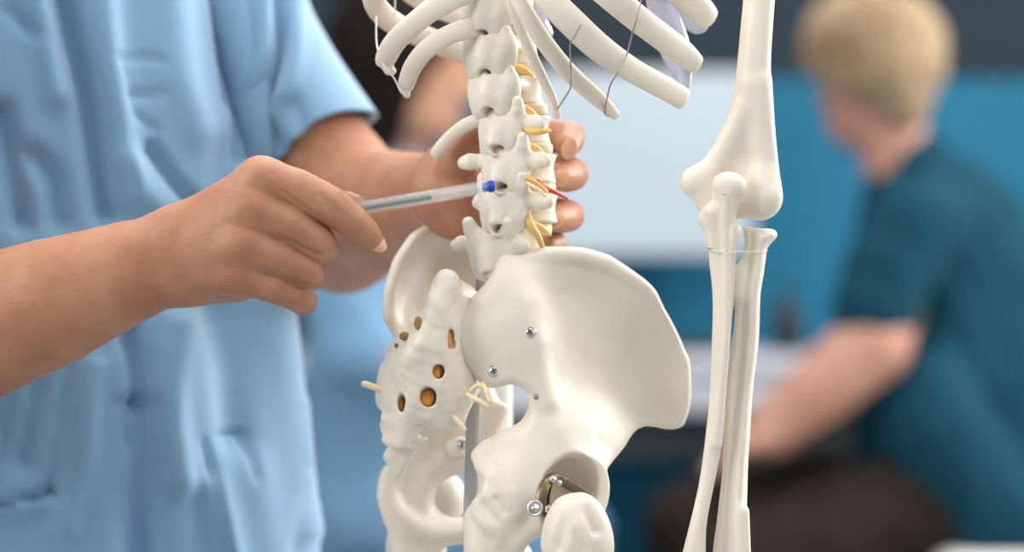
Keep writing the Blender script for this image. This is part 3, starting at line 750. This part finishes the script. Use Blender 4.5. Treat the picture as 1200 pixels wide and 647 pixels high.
# fingers (each its own chain; hard creases stay between them)
def finger(rows, k=3): 
    t = Field(lo, hi, .95); t.chain([C(*r) for r in rows], k); return t
FI = finger([(304,212,-29,27),(348,222,-31,24.5),(386,240,-32,22.5),(412,259,-29,20),(428,274,-24,18),(438,286,-18,14.5)])
FM = finger([(292,246,-34,26),(336,262,-34,23.5),(371,284,-28,22.5),(378,291,-15,20),(366,292,2,18),(346,290,8,16)])
FR = finger([(282,286,-34,25),(322,300,-33,22.5),(354,316,-25,22),(361,322,-12,19.5),(350,322,4,17),(330,318,9,15)])
FP = finger([(280,320,-28,22),(317,334,-27,20.5),(348,345,-18,19),(355,353,-6,17),(346,350,6,15),(328,344,10,13)])
FT = finger([(246,262,2,26),(296,240,14,22),(346,238,14,20),(384,240,4,18),(408,240,-3,15.5),(415,240,-5,13)])
fingers = FI.f
for o in (FM, FR, FP, FT): fingers = np.minimum(fingers, o.f)
# fingers join the knuckles smoothly, with a crease between neighbours
f.f = smin(f.f, fingers, 7)
pv = f.mesh(0)[0]
for cr in ([(330,223),(350,240),(372,255),(392,270)], [(323,275),(342,285),(360,294),(377,301)], [(308,315),(328,325),(346,332),(363,337)]):
    rows = [[*at(x, y, surf(pv, x, y, 4) + .4), r] for (x, y), r in zip(cr, (.9, 1.7, 2.0, 2.2))]
    for q0, q1 in zip(rows[:-1], rows[1:]): f.cone(q0[:3], q1[:3], q0[3], q1[3], 1.0, 's')
for a, b_ in (((382,232,-44),(390,246,-43)), ((376,229,-43),(383,243,-43)), ((389,238,-43),(396,250,-42))):
    f.cone(at(*a), at(*b_), .9, .7, 2, 's')                     # knuckle creases
f.cone(at(196, 262, -27), at(206, 340, -24), 1.0, .8, 4, 's')
f.cone(at(246, 338, -22), at(268, 348, -18), 1.0, .8, 4, 's')
vR = f.mesh(1)
# left arm and hand that holds the spine from behind
L = [C(110,-250,330,64), C(275,10,302,56), C(366,174,266,68), C(392,215,264,74), C(402,256,262,76), C(440,245,215,72), C(490,236,160,57), C(528,226,118,45)]
lo = at(60, -300, 330) - 40; lo[2] = at(600, 350, 250)[2] - 25; lo[1] = 20; hi = at(705, -300, 330); hi[0] = at(705, 0, 60)[0] + 5; hi[1] = 390; hi[2] = at(600, -330, 330)[2] 
f = Field(lo, hi, 1.5)
f.chain(L, 14)
f.ell(at(402, 272, 262), (40, 40, 42), 12)
PW = [(540,190,100,26),(545,212,102,26),(545,234,102,25),(540,252,102,22)]
PK = [(600,172,112,24),(602,200,114,24),(600,228,114,23),(596,254,112,21)]
for a, b_ in zip(PW, PK): f.cone(C(*a)[:3], C(*b_)[:3], C(*a)[3], C(*b_)[3], 16)
f.cone(at(524, 222, 98), at(545, 225, 84), 24, 20, 16)
f.cone(at(535, 250, 92), at(548, 262, 82), 12, 10, 12)
lf = None
for rows in ([(600,172,112,22),(650,160,112,19),(668,160,92,18),(667,165,70,17.5),(664,171,58,14.5)],
             [(602,200,114,22),(652,202,112,20),(670,204,90,20),(664,206,66,19.5),(655,207,54,16)],
             [(600,228,114,21),(650,250,108,19),(666,253,88,19),(658,255,66,18.5),(649,256,54,15.5)],
             [(596,254,112,19),(640,282,108,16),(650,286,92,15.5),(640,288,78,14)],
             [(530,222,92,24),(534,192,72,22),(544,172,58,19),(552,160,50,16)]):
    t = Field(lo, hi, 1.5); t.chain([C(*r) for r in rows], 3); lf = t.f if lf is None else np.minimum(lf, t.f)
f.f = smin(f.f, lf, 4)
vL = f.mesh(1)
# trunk, neck, head, upper right arm and legs (mostly outside the picture)
f = Field((-900, 20, -975), (180, 560, 800), 8.0)
f.cone(at(-60, 650, 280), at(-90, -150, 270), 120, 125, 20, flat=((.5, -.85, 0), .72))
f.cone(at(90, -270, 330), at(-310, -270, 160), 55, 55, 40)
f.cone(at(-110, -330, 265), at(-110, -480, 245), 58, 54, 30)
hp = head(f, at(-100, -610, 235), (.72, -.68, -.25), 1.0)
f.chain([C(-320,-270,160,75), C(-260,100,110,78), C(-190,440,60,96)], 30)
for s in (1, -1):
    f.chain([[-370 + 85 * s, 280 + 55 * s, -230, 78], [-372 + 95 * s, 270 + 55 * s, -560, 62], [-375 + 100 * s, 285 + 55 * s, -900, 42]], 20)
    f.chain([[-375 + 100 * s, 285 + 55 * s, -925, 44], [-290 + 100 * s, 200 + 55 * s, -940, 34]], 20)
vB = f.mesh(1)
CL = link('person', *join(vR, vL, vB), 'skin', None, CL_O)
tag(CL, 'person in light blue scrubs holding the skeleton spine and pointing at it with a pen', 'person')

# scrub top: trunk and left sleeve in one garment, with real folds
rows = [(-420,-110,70,262,70),(-370,-110,130,264,80),(-330,-108,220,266,95),(-260,-100,290,268,110),(-150,-80,318,270,118),(0,-60,322,270,122),(150,-34,338,270,124),(300,-26,346,270,124),(400,-18,356,270,126),(500,-10,361,270,128),(647,0,376,270,132),(760,0,390,270,136)]
RR = catmull(rows, 22); K = 260
rings = []
for py, cx, hw, Yc, hd in RR:
    s = sc(Yc); c = at(cx, py, Yc); ring = []
    for j in range(K):
        t = 2 * math.pi * j / K; e = 2 / 2.3
        ct, st = math.cos(t), math.sin(t)
        ring.append([c[0] + hw * s * math.copysign(abs(ct) ** e, ct), c[1] + hd * math.copysign(abs(st) ** e, st), c[2]])
    rings.append(np.array(ring))
V, F = loft(rings)
nrm = np.stack([(V[:, 0] - at(-40, 0, 270)[0]) / 200, (V[:, 1] - 270) / 124 * 1.3, 0 * V[:, 0]], 1); nrm /= np.linalg.norm(nrm, axis=1)[:, None]
sY = .5 * (1 + V[:, 1] / DC); px = V[:, 0] / sY + 600; py = 323.5 - V[:, 2] / sY
disp = np.zeros(len(V))
FOLDS = [([(66,-40),(82,30),(100,100),(112,170),(125,250)], 13, -11), ([(38,-40),(52,40),(66,110)], 16, 5), ([(120,-40),(128,60),(140,140),(150,230)], 17, 5),
         ([(0,130),(12,190),(25,260)], 12, -9), ([(40,180),(62,210),(72,260)], 12, -7), ([(10,10),(40,40)], 7, -3),
         ([(248,-40),(256,20),(264,80),(268,120)], 6, -5), ([(272,60),(279,120),(280,185)], 8, -5), ([(200,-20),(210,80),(235,150)], 26, 4), ([(178,175),(205,215),(230,240)], 8, -5), ([(150,190),(180,240)], 16, 4),
         ([(150,390),(160,430),(163,470)], 11, -8), ([(166,480),(168,540),(166,600),(170,680)], 15, -9), ([(145,470),(150,500),(155,520)], 5, -4), ([(205,380),(200,480),(210,560)], 22, 6),
         ([(45,430),(40,480),(25,540)], 15, -9), ([(85,420),(70,500),(60,580)], 10, -5), ([(110,430),(100,520),(75,620)], 14, 4), ([(10,440),(0,500),(-20,560)], 14, -8),
         ([(265,360),(278,430),(285,510)], 26, -7), ([(325,360),(338,440),(350,520),(365,620)], 16, 4), ([(240,520),(252,580),(266,690)], 4, -2.2), ([(250,570),(270,660)], 14, 3),
         ([(238,525),(250,512),(295,508)], 3, -1.6), ([(-10,593),(25,588),(62,579)], 4, -5), ([(-10,602),(60,590)], 8, 2.5), ([(293,512),(300,560)], 5, -1.5), ([(355,580),(350,650)], 8, -2),
         ([(137,65),(146,85),(152,110),(160,135),(186,152)], 3, -1.8), ([(142,68),(165,66),(188,70)], 4, -1.4), ([(150,110),(170,112),(190,108)], 5, -1.5), ([(345,470),(352,540)], 5, 1.5)]
front = V[:, 1] < 285
for pts, w, a in FOLDS:
    d = seg_dist(px, py, pts); disp += np.where(front, 1.75 * a * np.exp(-(d / w) ** 2), 0)
for i in range(14):
    kx, kz = rng.normal() * .05 + .02, rng.normal() * .012; disp += .55 * np.sin(px * kx + py * kz + rng.uniform(0, 6))
V = V + nrm * disp[:, None]
# left sleeve
ax0, ax1 = at(60, -330, 335), at(372, 174, 262)
d = ax1 - ax0; Ln = np.linalg.norm(d); d /= Ln
u = np.cross(d, (0, 1, 0)); u /= np.linalg.norm(u); w_ = np.cross(d, u)
rs = []; K2 = 150; N2 = 110
for i in range(N2 + 14):
    if i <= N2: t = i / N2; rr = 1.0
    else: t = 1 - (i - N2) / N2 * 1.1; rr = .965
    r = np.interp(t, [0, .25, .6, .85, 1], [38, 54, 49, 46.5, 46.5]) * rr
    ring = []
    for j in range(K2):
        a = 2 * math.pi * j / K2
        off = u * math.cos(a) * r + w_ * math.sin(a) * r * 1.0
        p = ax0 + d * (t * Ln) + off
        if t > .8: p = p + d * ((t - .8) / .2) * (3 * math.sin(a * 3 + 1))
        ring.append(p)
    rs.append(np.array(ring))
V2, F2 = loft(rs)
tt = (V2 - ax0) @ d; cen = ax0 + tt[:, None] * d; n2 = V2 - cen; n2 /= np.linalg.norm(n2, axis=1)[:, None] + 1e-9
sY = .5 * (1 + V2[:, 1] / DC); px = V2[:, 0] / sY + 600; py = 323.5 - V2[:, 2] / sY
dp = np.zeros(len(V2))
for pts, w, a in [([(322,-40),(328,30),(324,75),(308,115),(284,152)], 7, -9), ([(306,-40),(310,40),(300,90),(285,120)], 12, 5), ([(344,-20),(346,60),(335,110)], 12, 4),
                  ([(315,150),(330,175),(350,185)], 9, -5), ([(290,165),(310,190)], 12, -6), ([(345,120),(360,160)], 9, -3), ([(300,140),(285,175)], 9, -4)]:
    dd = seg_dist(px, py, pts); dp += np.where(n2[:, 1] < .2, 1.35 * a * np.exp(-(dd / w) ** 2), 0)
for i in range(8):
    kx, kz = rng.normal() * .03, rng.normal() * .02; dp += .5 * np.sin(px * kx + py * kz + rng.uniform(0, 6))
V2 = V2 + n2 * dp[:, None]
# right sleeve (out of frame)
a0, a1 = at(-290, -320, 170), at(-262, 60, 112)
vs3 = sweep([[*a0, 150], [*((a0 + a1) / 2), 165], [*a1, 172]], 1, 40, 12, cap=True)
gus = sweep(pxs([(262,-10,246,60),(286,70,236,52),(298,130,231,44),(304,170,231,38),(308,206,234,30)]), .8, 30, 10)
link('scrub_top', *join((V, F), (V2, F2), vs3, gus), 'scrub', CL)
tr = []
for s in (1, -1):
    tr.append(sweep([[-350 + 70 * s, 280 + 45 * s, -150, 260], [-370 + 90 * s, 280 + 55 * s, -330, 215], [-372 + 95 * s, 275 + 55 * s, -600, 165], [-375 + 100 * s, 285 + 55 * s, -900, 140]], 1, 30, 10, ref=(1, 0, 0)))
link('scrub_trousers', *join(*tr), 'scrub', CL)
f = Field(hp(0, 0, 30) - 135, hp(0, 0, 30) + 135, 5); f.ell(hp(-16, 0, 45), (98, 84, 92)); f.ell(hp(80, 0, -20), (70, 66, 78), 10, 's')
link('hair', *f.mesh(1), 'hairdark', CL)
# nails that show
nail(at(442, 284, -24.5), (.35, -.9, .2), (.72, .1, -.7), 5.2, 6.8, CL)
nail(at(414, 233, -6), (.1, -.25, .9), (1, -.1, -.1), 4.6, 6.0, CL)
nail(at(667, 174, 45), (-.2, -1, .1), (-.35, -.2, -1), 5.2, 7.0, CL)
nail(at(655, 208, 43.5), (-.55, -.85, .15), (-1, .55, -.1), 5.8, 7.4, CL)
nail(at(650, 257, 43.5), (-.55, -.85, .15), (-1, .55, -.1), 5.6, 7.0, CL)

# ------------------------------------------------------------------ the pen in the right hand
p0, p1 = at(388, 250, -13), at(572, 219, -6)
dv_ = (p1 - p0); LP = np.linalg.norm(dv_); dv_ /= LP
PEN = empty('pen', p0); tag(PEN, 'clear plastic pen with dark refill and blue end plug touching the spine', 'pen')
link('barrel', *lathe([(3.2, 0), (4.0, 1), (4.0, LP - 3), (3.6, LP - 1), (2.6, LP - .6), (2.6, LP - 3), (2.9, LP - 4), (2.9, 2), (1.2, 2)], p0, dv_, 8), 'clear', PEN, smooth=False)
link('refill', *lathe([(.2, 0), (1.7, .3), (1.7, LP * .60), (1.2, LP * .60 + .4), (.2, LP * .61)], p0 + dv_ * 3 , dv_, 14), 'refill', PEN)
link('end_plug', *lathe([(.5, -3), (2.5, -2.6), (2.6, .4), (3.3, .6), (3.6, 3.6), (2.6, 4.4), (.3, 4.6)], p1 - dv_ * .6, dv_, 18), 'blue', PEN)

# ------------------------------------------------------------------ seated nurse (behind, dark hair, blue scrubs)
NO = V3(-160, 2120, -CZ * 1000)
f = Field((-420, 1800, -975), (240, 2420, 520), 6.0)
npos = head(f, at(482, 78, 2090), (.93, -.30, -.1), .92)
f.cone(at(468, 140, 2105), at(462, 215, 2115), 42, 48, 20)
f.cone(at(470, 260, 2120), at(475, 560, 2120), 95, 110, 30, flat=((0, 1, 0), .8))
f.chain([C(448,245,1975,40), C(412,400,1925,36), C(455,418,1895,30), C(492,434,1930,24)], 10)
f.chain([C(455,245,2250,40), C(440,400,2270,36), C(492,440,2180,26)], 10)
for dy, zz in ((1960, 0), (2180, 0)):
    h0 = at(490, 440, dy - 28 if dy < 2000 else 2180); 
    for k in range(4): f.chain([[h0[0] + 10, h0[1] + (k - 1.5) * 18, h0[2] - 4, 11], [h0[0] + 62, h0[1] + (k - 1.5) * 19, h0[2] - 14, 9], [h0[0] + 92 - abs(k - 1.3) * 7, h0[1] + (k - 1.5) * 18, h0[2] - 30, 7]], 5)
    f.chain([[h0[0] - 8, h0[1] + 24, h0[2], 12], [h0[0] + 40, h0[1] + 46, h0[2] + 2, 9]], 6)
for s, yy in ((0, 2020), (1, 2220)):
    f.chain([C(490,600,yy,52), C(660,630,yy,44), [at(660, 630, yy)[0] + 15, yy, -800, 45], [at(660, 630, yy)[0] + 10, yy, -915, 38]], 14)
    f.chain([[at(660, 630, yy)[0] + 10, yy, -925, 40], [at(660, 630, yy)[0] + 160, yy - 20, -942, 28]], 14)
NU = link('person', *f.mesh(1), 'skin3', None, NO)
tag(NU, 'blurred dark-haired person in blue scrubs sitting behind the ribs and spine', 'person')
f = Field((-440, 1780, -460), (60, 2440, 260), 6.0)
f.chain([C(475,600,2120,122), C(470,430,2120,114), C(468,290,2120,102)], 30, flat=((0, 1, 0), .85))
f.cone(at(452, 232, 2010), at(458, 232, 2235), 54, 54, 40); f.cone(at(462, 216, 2115), at(462, 250, 2115), 58, 86, 24)
f.chain([C(446,250,1975,58), C(412,360,1935,56), C(416,404,1920,50), C(446,416,1905,42)], 16); f.chain([C(455,250,2250,56), C(440,380,2270,50)], 16)
for pts, r in (([(400,395,1895),(440,405,1880),(470,420,1890)], 7), ([(375,440,2010),(430,455,1990),(480,450,1990)], 8), ([(470,340,2010),(440,390,1960)], 7)):
    f.chain([[*at(*p), r] for p in pts], 10)
f.rough(5, 30, 31)
link('scrub_top', *f.mesh(1), 'scrub2', NU)
f = Field((-420, 1880, -930), (200, 2400, -250), 7.0)
f.ell(at(480, 600, 2120), (150, 150, 105))
for yy in (2020, 2220):
    f.chain([C(490,600,yy,66), C(655,628,yy,56), [at(660, 630, yy)[0] + 15, yy, -620, 58], [at(660, 630, yy)[0] + 10, yy, -900, 60]], 24)
f.rough(5, 34, 33)
link('scrub_trousers', *f.mesh(1), 'scrub2', NU)
f = Field(npos(0, 0, 0) - 210, npos(0, 0, 0) + 200, 5.0)
f.ell(npos(-22, 0, 28), (104, 92, 112)); f.cone(npos(-66, 0, -30), npos(-54, 0, -128), 72, 56, 30); f.cone(npos(-22, 44, 0), npos(-34, 44, -118), 44, 30, 25); f.cone(npos(-22, -44, 0), npos(-34, -44, -118), 44, 30, 25)
f.ell(npos(98, 0, -62), (82, 90, 92), 8, 's')
f.rough(5, 18, 35)
link('hair', *f.mesh(1), 'hairdark', NU)

# ------------------------------------------------------------------ blond person sitting on the bed
BO = V3(520, 2080, at(0, 640, 2000)[2])
f = Field((180, 1820, -860), (900, 2420, 420), 6.0)
bpos = head(f, at(1022, 86, 2060), (-.66, .75, -.12), .86)
f.cone(at(1040, 130, 2065), at(1062, 235, 2070), 46, 54, 20)
f.cone(at(1090, 280, 2070), at(1130, 560, 2080), 95, 118, 30, flat=((0, 1, 0), .8))
f.chain([C(1066,262,1930,44), C(1022,404,1895,46), C(955,462,1900,40), C(903,504,1915,32)], 12)
f.chain([C(1085,270,2230,44), C(1060,420,2260,40), C(960,480,2180,32), C(905,505,2100,26)], 12)
for h0 in (at(898, 505, 1915), at(898, 508, 2095)):
    for k in range(4): f.chain([[h0[0] + 6, h0[1] + (k - 1.5) * 19, h0[2] - 6, 12], [h0[0] - 56, h0[1] + (k - 1.5) * 20, h0[2] - 28, 10], [h0[0] - 80 + abs(k - 1.3) * 8, h0[1] + (k - 1.5) * 19, h0[2] - 52, 8]], 5)
    f.chain([[h0[0] + 18, h0[1] + 26, h0[2] + 4, 13], [h0[0] - 30, h0[1] + 50, h0[2] - 4, 10]], 6)
for yy, kx, ky in ((1950, 868, 655), (2200, 812, 625)):
    k_ = at(kx, ky, yy)
    f.chain([C(1090,590,yy,54), C(kx,ky,yy,46), [k_[0] + 20, yy, -720, 44], [k_[0] + 25, yy, -800, 36]], 14)
    f.chain([[k_[0] + 25, yy, -808, 40], [k_[0] - 130, yy, -826, 28]], 14)
BL = link('person', *f.mesh(1), 'skin2', None, BO)
tag(BL, 'blurred person with short blond hair in teal shirt seated at the far right', 'person')
f = Field((350, 1790, -440), (1010, 2460, 240), 6.0)
f.chain([C(1175,610,2080,142), C(1150,460,2080,138), C(1128,340,2075,118), C(1110,290,2070,100)], 34, flat=((0, 1, 0), .9))
f.cone(at(1078, 250, 1950), at(1090, 250, 2215), 52, 56, 44); f.cone(at(1055, 196, 2068), at(1072, 245, 2070), 50, 84, 30)
f.cone(at(1075, 196, 2068), at(1140, 330, 2075), 44, 100, 40)
f.chain([C(1070,262,1932,56), C(1040,320,1910,53), C(1028,362,1898,52)], 14); f.chain([C(1085,270,2230,60), C(1065,370,2255,56)], 14)
f.cone(at(1100, 380, 2030), at(1085, 500, 2010), 95, 96, 34); f.chain([C(1078,470,1940,60), C(1090,505,1925,63), C(1170,604,1922,66), C(1260,670,1940,70)], 24)
f.rough(5, 34, 41)
link('shirt', *f.mesh(1), 'teal', BL)
f = Field((130, 1800, -800), (950, 2440, -170), 7.0)
f.ell(at(1120, 590, 2075), (130, 165, 95))
for yy, kx, ky in ((1950, 866, 655), (2200, 810, 622)):
    k_ = at(kx, ky, yy)
    f.chain([C(1095,585,yy,72), C(kx + 70,ky - 18,yy,66), C(kx,ky,yy,60), [k_[0] + 20, yy, -600, 58], [k_[0] + 25, yy, -785, 56]], 24)
f.rough(5, 30, 43)
link('trousers', *f.mesh(1), 'trouser', BL)
f = Field(bpos(0, 0, 0) - 190, bpos(0, 0, 0) + 190, 5.0)
f.ell(bpos(-8, 0, 34), (99, 88, 99)); f.cone(bpos(-60, 0, 0), bpos(-66, 0, -62), 56, 34, 24); f.ell(bpos(62, 0, 84), (50, 66, 34), 24)
f.ell(bpos(92, 0, -46), (78, 110, 88), 10, 's')
f.rough(6, 16, 45)
link('hair', *f.mesh(1), 'hairblond', BL)
# ================================================================== ROOM
fl_ = -CZ * 1000
def slab(name, x0, x1, y0, y1, z0, z1, m, bev=1.0):
    v, F = box(((x0 + x1) / 2, (y0 + y1) / 2, (z0 + z1) / 2), ((x1 - x0) / 2, (y1 - y0) / 2, (z1 - z0) / 2), bev, 1)
    return struct(link(name, v, F, m, smooth=False))
slab('floor', -3000, 3200, -3000, 3450, fl_ - 60, fl_, 'floor')
slab('ceiling', -3000, 3200, -3000, 3450, 1780, 1840, 'ceil')
slab('wall_back', -3000, 3200, 3400, 3460, fl_, 1780, 'wall')
slab('wall_left', -3060, -3000, -3000, 3460, fl_, 1780, 'sidewall')
slab('wall_right', 3200, 3260, -3000, 3460, fl_, 1780, 'sidewall')
pz = at(0, 93, 3390)[2]
slab('trim_1', -330, 3190, 3384, 3400, fl_ + 2, pz, 'panel', 2)          # blue lower panelling
# ceiling light panels
k = 0
for x in (-1500, 200, 1800):
    for y in (-1500, 500, 2500):
        L_ = empty('ceiling_light', V3(x, y, 1780)); tag(L_, 'white square light panel set in the ceiling', 'lamp', 'ceiling light panels')
        link('frame', *join(box((x - 305, y, 1772), (8, 313, 8), 2), box((x + 305, y, 1772), (8, 313, 8), 2), box((x, y - 305, 1772), (297, 8, 8), 2), box((x, y + 305, 1772), (297, 8, 8), 2)), 'white', L_)
        link('diffuser', *box((x, y, 1774), (296, 296, 4), 2), 'lamp', L_)

# ------------------------------------------------------------------ desk, monitor and bottle behind
DT = -140
DK = empty('desk', V3(700, 3100, fl_)); tag(DK, 'long pale desk against the blue wall behind the seated blond person', 'desk')
link('desk_top', *box((700, 3130, DT - 14), (1100, 250, 14), 5), 'white', DK)
link('apron', *box((700, 2905, DT - 62), (1080, 12, 33), 4), 'white', DK)
link('back_panel', *box((700, 3000, -231), (1070, 10, 89), 3), 'grey', DK)
link('under_desk_shade', *box((700, 3010, (-324 + fl_) / 2), (1070, 12, (-324 - fl_) / 2 ), 3), 'deskshade', DK)  # added board; the shade below the desk is put into its dark colour
for x in (-380, 1780):
    for y in (2900, 3350): link('leg', *box((x, y, (DT - 28 + fl_) / 2), (22, 22, (DT - 28 - fl_) / 2), 4), 'grey', DK)
MO = empty('monitor', V3(240, 3200, DT)); tag(MO, 'white screen glowing behind the ribs and hanging forearm', 'monitor')
a, b_ = at(588, 84, 3200), at(882, 300, 3200)
mc = (a + b_) / 2; mw, mh = (b_[0] - a[0]) / 2, (a[2] - b_[2]) / 2
link('housing', *box((mc[0], 3222, mc[2]), (mw, 20, mh), 8), 'white', MO)
link('screen', *box((mc[0], 3201, mc[2]), (mw - 6, 2, mh - 6), 1.5), 'screen', MO)
link('neck', *box((mc[0] - 65, 3225, (b_[2] + DT) / 2), (38, 12, (b_[2] - DT) / 2 - 1), 5), 'black', MO)
link('foot', *box((mc[0] + 20, 3215, DT + 11), (150, 75, 10.5), 6), 'black', MO)
BT = empty('bottle', at(922, 400, 3080) * V3(1, 1, 0) + V3(0, 0, DT)); tag(BT, 'black pump bottle standing on the pale desk', 'bottle')
bc = V3(at(922, 400, 3080)[0], 3080, DT)
link('bottle_body', *lathe([(5, 0), (25, 0), (28, 4), (28, 70), (24, 84), (12, 92), (10, 96), (.5, 96)], bc, (0, 0, 1), 30), 'black', BT)
link('pump', *lathe([(12, 93), (13, 95), (13, 106), (5, 107), (4, 118), (11, 119), (11, 127), (.5, 128)], bc, (0, 0, 1), 24), 'black', BT)

# ------------------------------------------------------------------ bed under the blond person
BD = empty('examination_bed', V3(1330, 2170, fl_)); tag(BD, 'bed with pale sheet under the seated blond person', 'bed')
bt = at(0, 636, 2000)[2]
link('mattress', *box((1330, 2170, bt - 55), (775, 345, 55), 28, 6), 'sheet', BD)
link('bed_frame', *box((1330, 2170, bt - 135), (765, 335, 24), 6), 'white', BD)
for x in (620, 2040):
    for y in (1870, 2470): link('leg', *box((x, y, (bt - 158 + fl_) / 2), (20, 20, (bt - 158 - fl_) / 2), 4), 'polegrey', BD)

# ------------------------------------------------------------------ stool under the nurse
ST_ = empty('stool', V3(-155, 2120, fl_)); tag(ST_, 'dark round stool under the seated person in blue scrubs', 'stool')
link('seat', *lathe([(5, -70), (160, -70), (180, -58), (184, -30), (174, -8), (140, 0), (5, 2)], V3(-155, 2120, at(0, 676, 2120)[2]), (0, 0, 1), 40), 'darkcloth', ST_)
sb = at(0, 676, 2120)[2] - 70
link('column', *lathe([(26, fl_ + 70), (26, fl_ + 260), (17, fl_ + 262), (17, sb), (60, sb + 1), (60, sb + 4)], V3(-155, 2120, 0), (0, 0, 1), 20), 'polegrey', ST_)
for k in range(5):
    a = k * 2 * math.pi / 5; d = V3(math.cos(a), math.sin(a), 0); o = V3(-155, 2120, fl_)
    link('leg', *sweep([[*(o + d * 15 + [0, 0, 84]), 40], [*(o + d * 160 + [0, 0, 76]), 34], [*(o + d * 260 + [0, 0, 64]), 26]], .8, 12, 5, ref=(0, 0, 1)), 'polegrey', ST_)
    link('caster', *lathe([(8, -10), (25, -10), (27, -6), (27, 6), (25, 10), (8, 10)], o + d * 255 + [0, 0, 27], np.cross(d, (0, 0, 1)), 18), 'black', ST_)

# ================================================================== LIGHT, CAMERA
def area(name, p, tgt, size, power, col=(1, 1, 1)):
    l = bpy.data.lights.new(name, 'AREA'); l.shape = 'RECTANGLE'; l.size, l.size_y = size; l.energy = power; l.color = col
    o = bpy.data.objects.new(name, l); COL.objects.link(o); o.location = p
    from mathutils import Vector
    o.rotation_euler = (Vector(tgt) - Vector(p)).to_track_quat('-Z', 'Y').to_euler(); return o
area('fill_light', (-2.8, -1.0, 1.9), (0, .1, 1.0), (1.8, 1.6), 68, (1, .98, .95))  # added soft area lights for the direction of light; the walls have no windows
area('fill_light', (2.6, 1.4, 2.0), (0, .1, 1.0), (1.6, 1.4), 112, (1, .97, .94))
area('fill_light', (1.7, -1.5, 2.3), (0, .1, .95), (1.4, 1.2), 21, (1, .98, .95))  # extra fill added to brighten faces turned to the right and front
area('ceiling_glow', (.2, .3, 2.70), (.2, .3, 0), (1.6, 1.6), 26, (1, .98, .95))
area('ceiling_glow', (.4, 2.2, 2.70), (.4, 2.2, 0), (1.6, 1.2), 26, (1, .98, .95))
w = bpy.data.worlds.new('world'); scn.world = w; w.use_nodes = True
bg = w.node_tree.nodes['Background']; bg.inputs['Color'].default_value = (.95, .98, 1, 1); bg.inputs['Strength'].default_value = .46

cam = bpy.data.cameras.new('camera'); co = bpy.data.objects.new('camera', cam); COL.objects.link(co)
co.location = (0, -DC * .001, CZ); co.rotation_euler = (math.pi / 2, 0, 0)
cam.lens = 90; cam.sensor_width = 36; cam.clip_start = .05; cam.clip_end = 60
cam.dof.use_dof = True; cam.dof.focus_distance = 1.495; cam.dof.aperture_fstop = 2.9
scn.camera = co
scn.view_settings.view_transform = 'Standard'; scn.view_settings.look = 'None'; scn.view_settings.gamma = 1; scn.view_settings.exposure = 0.0
for o in bpy.data.objects:
    if '_o' in o: del o['_o']
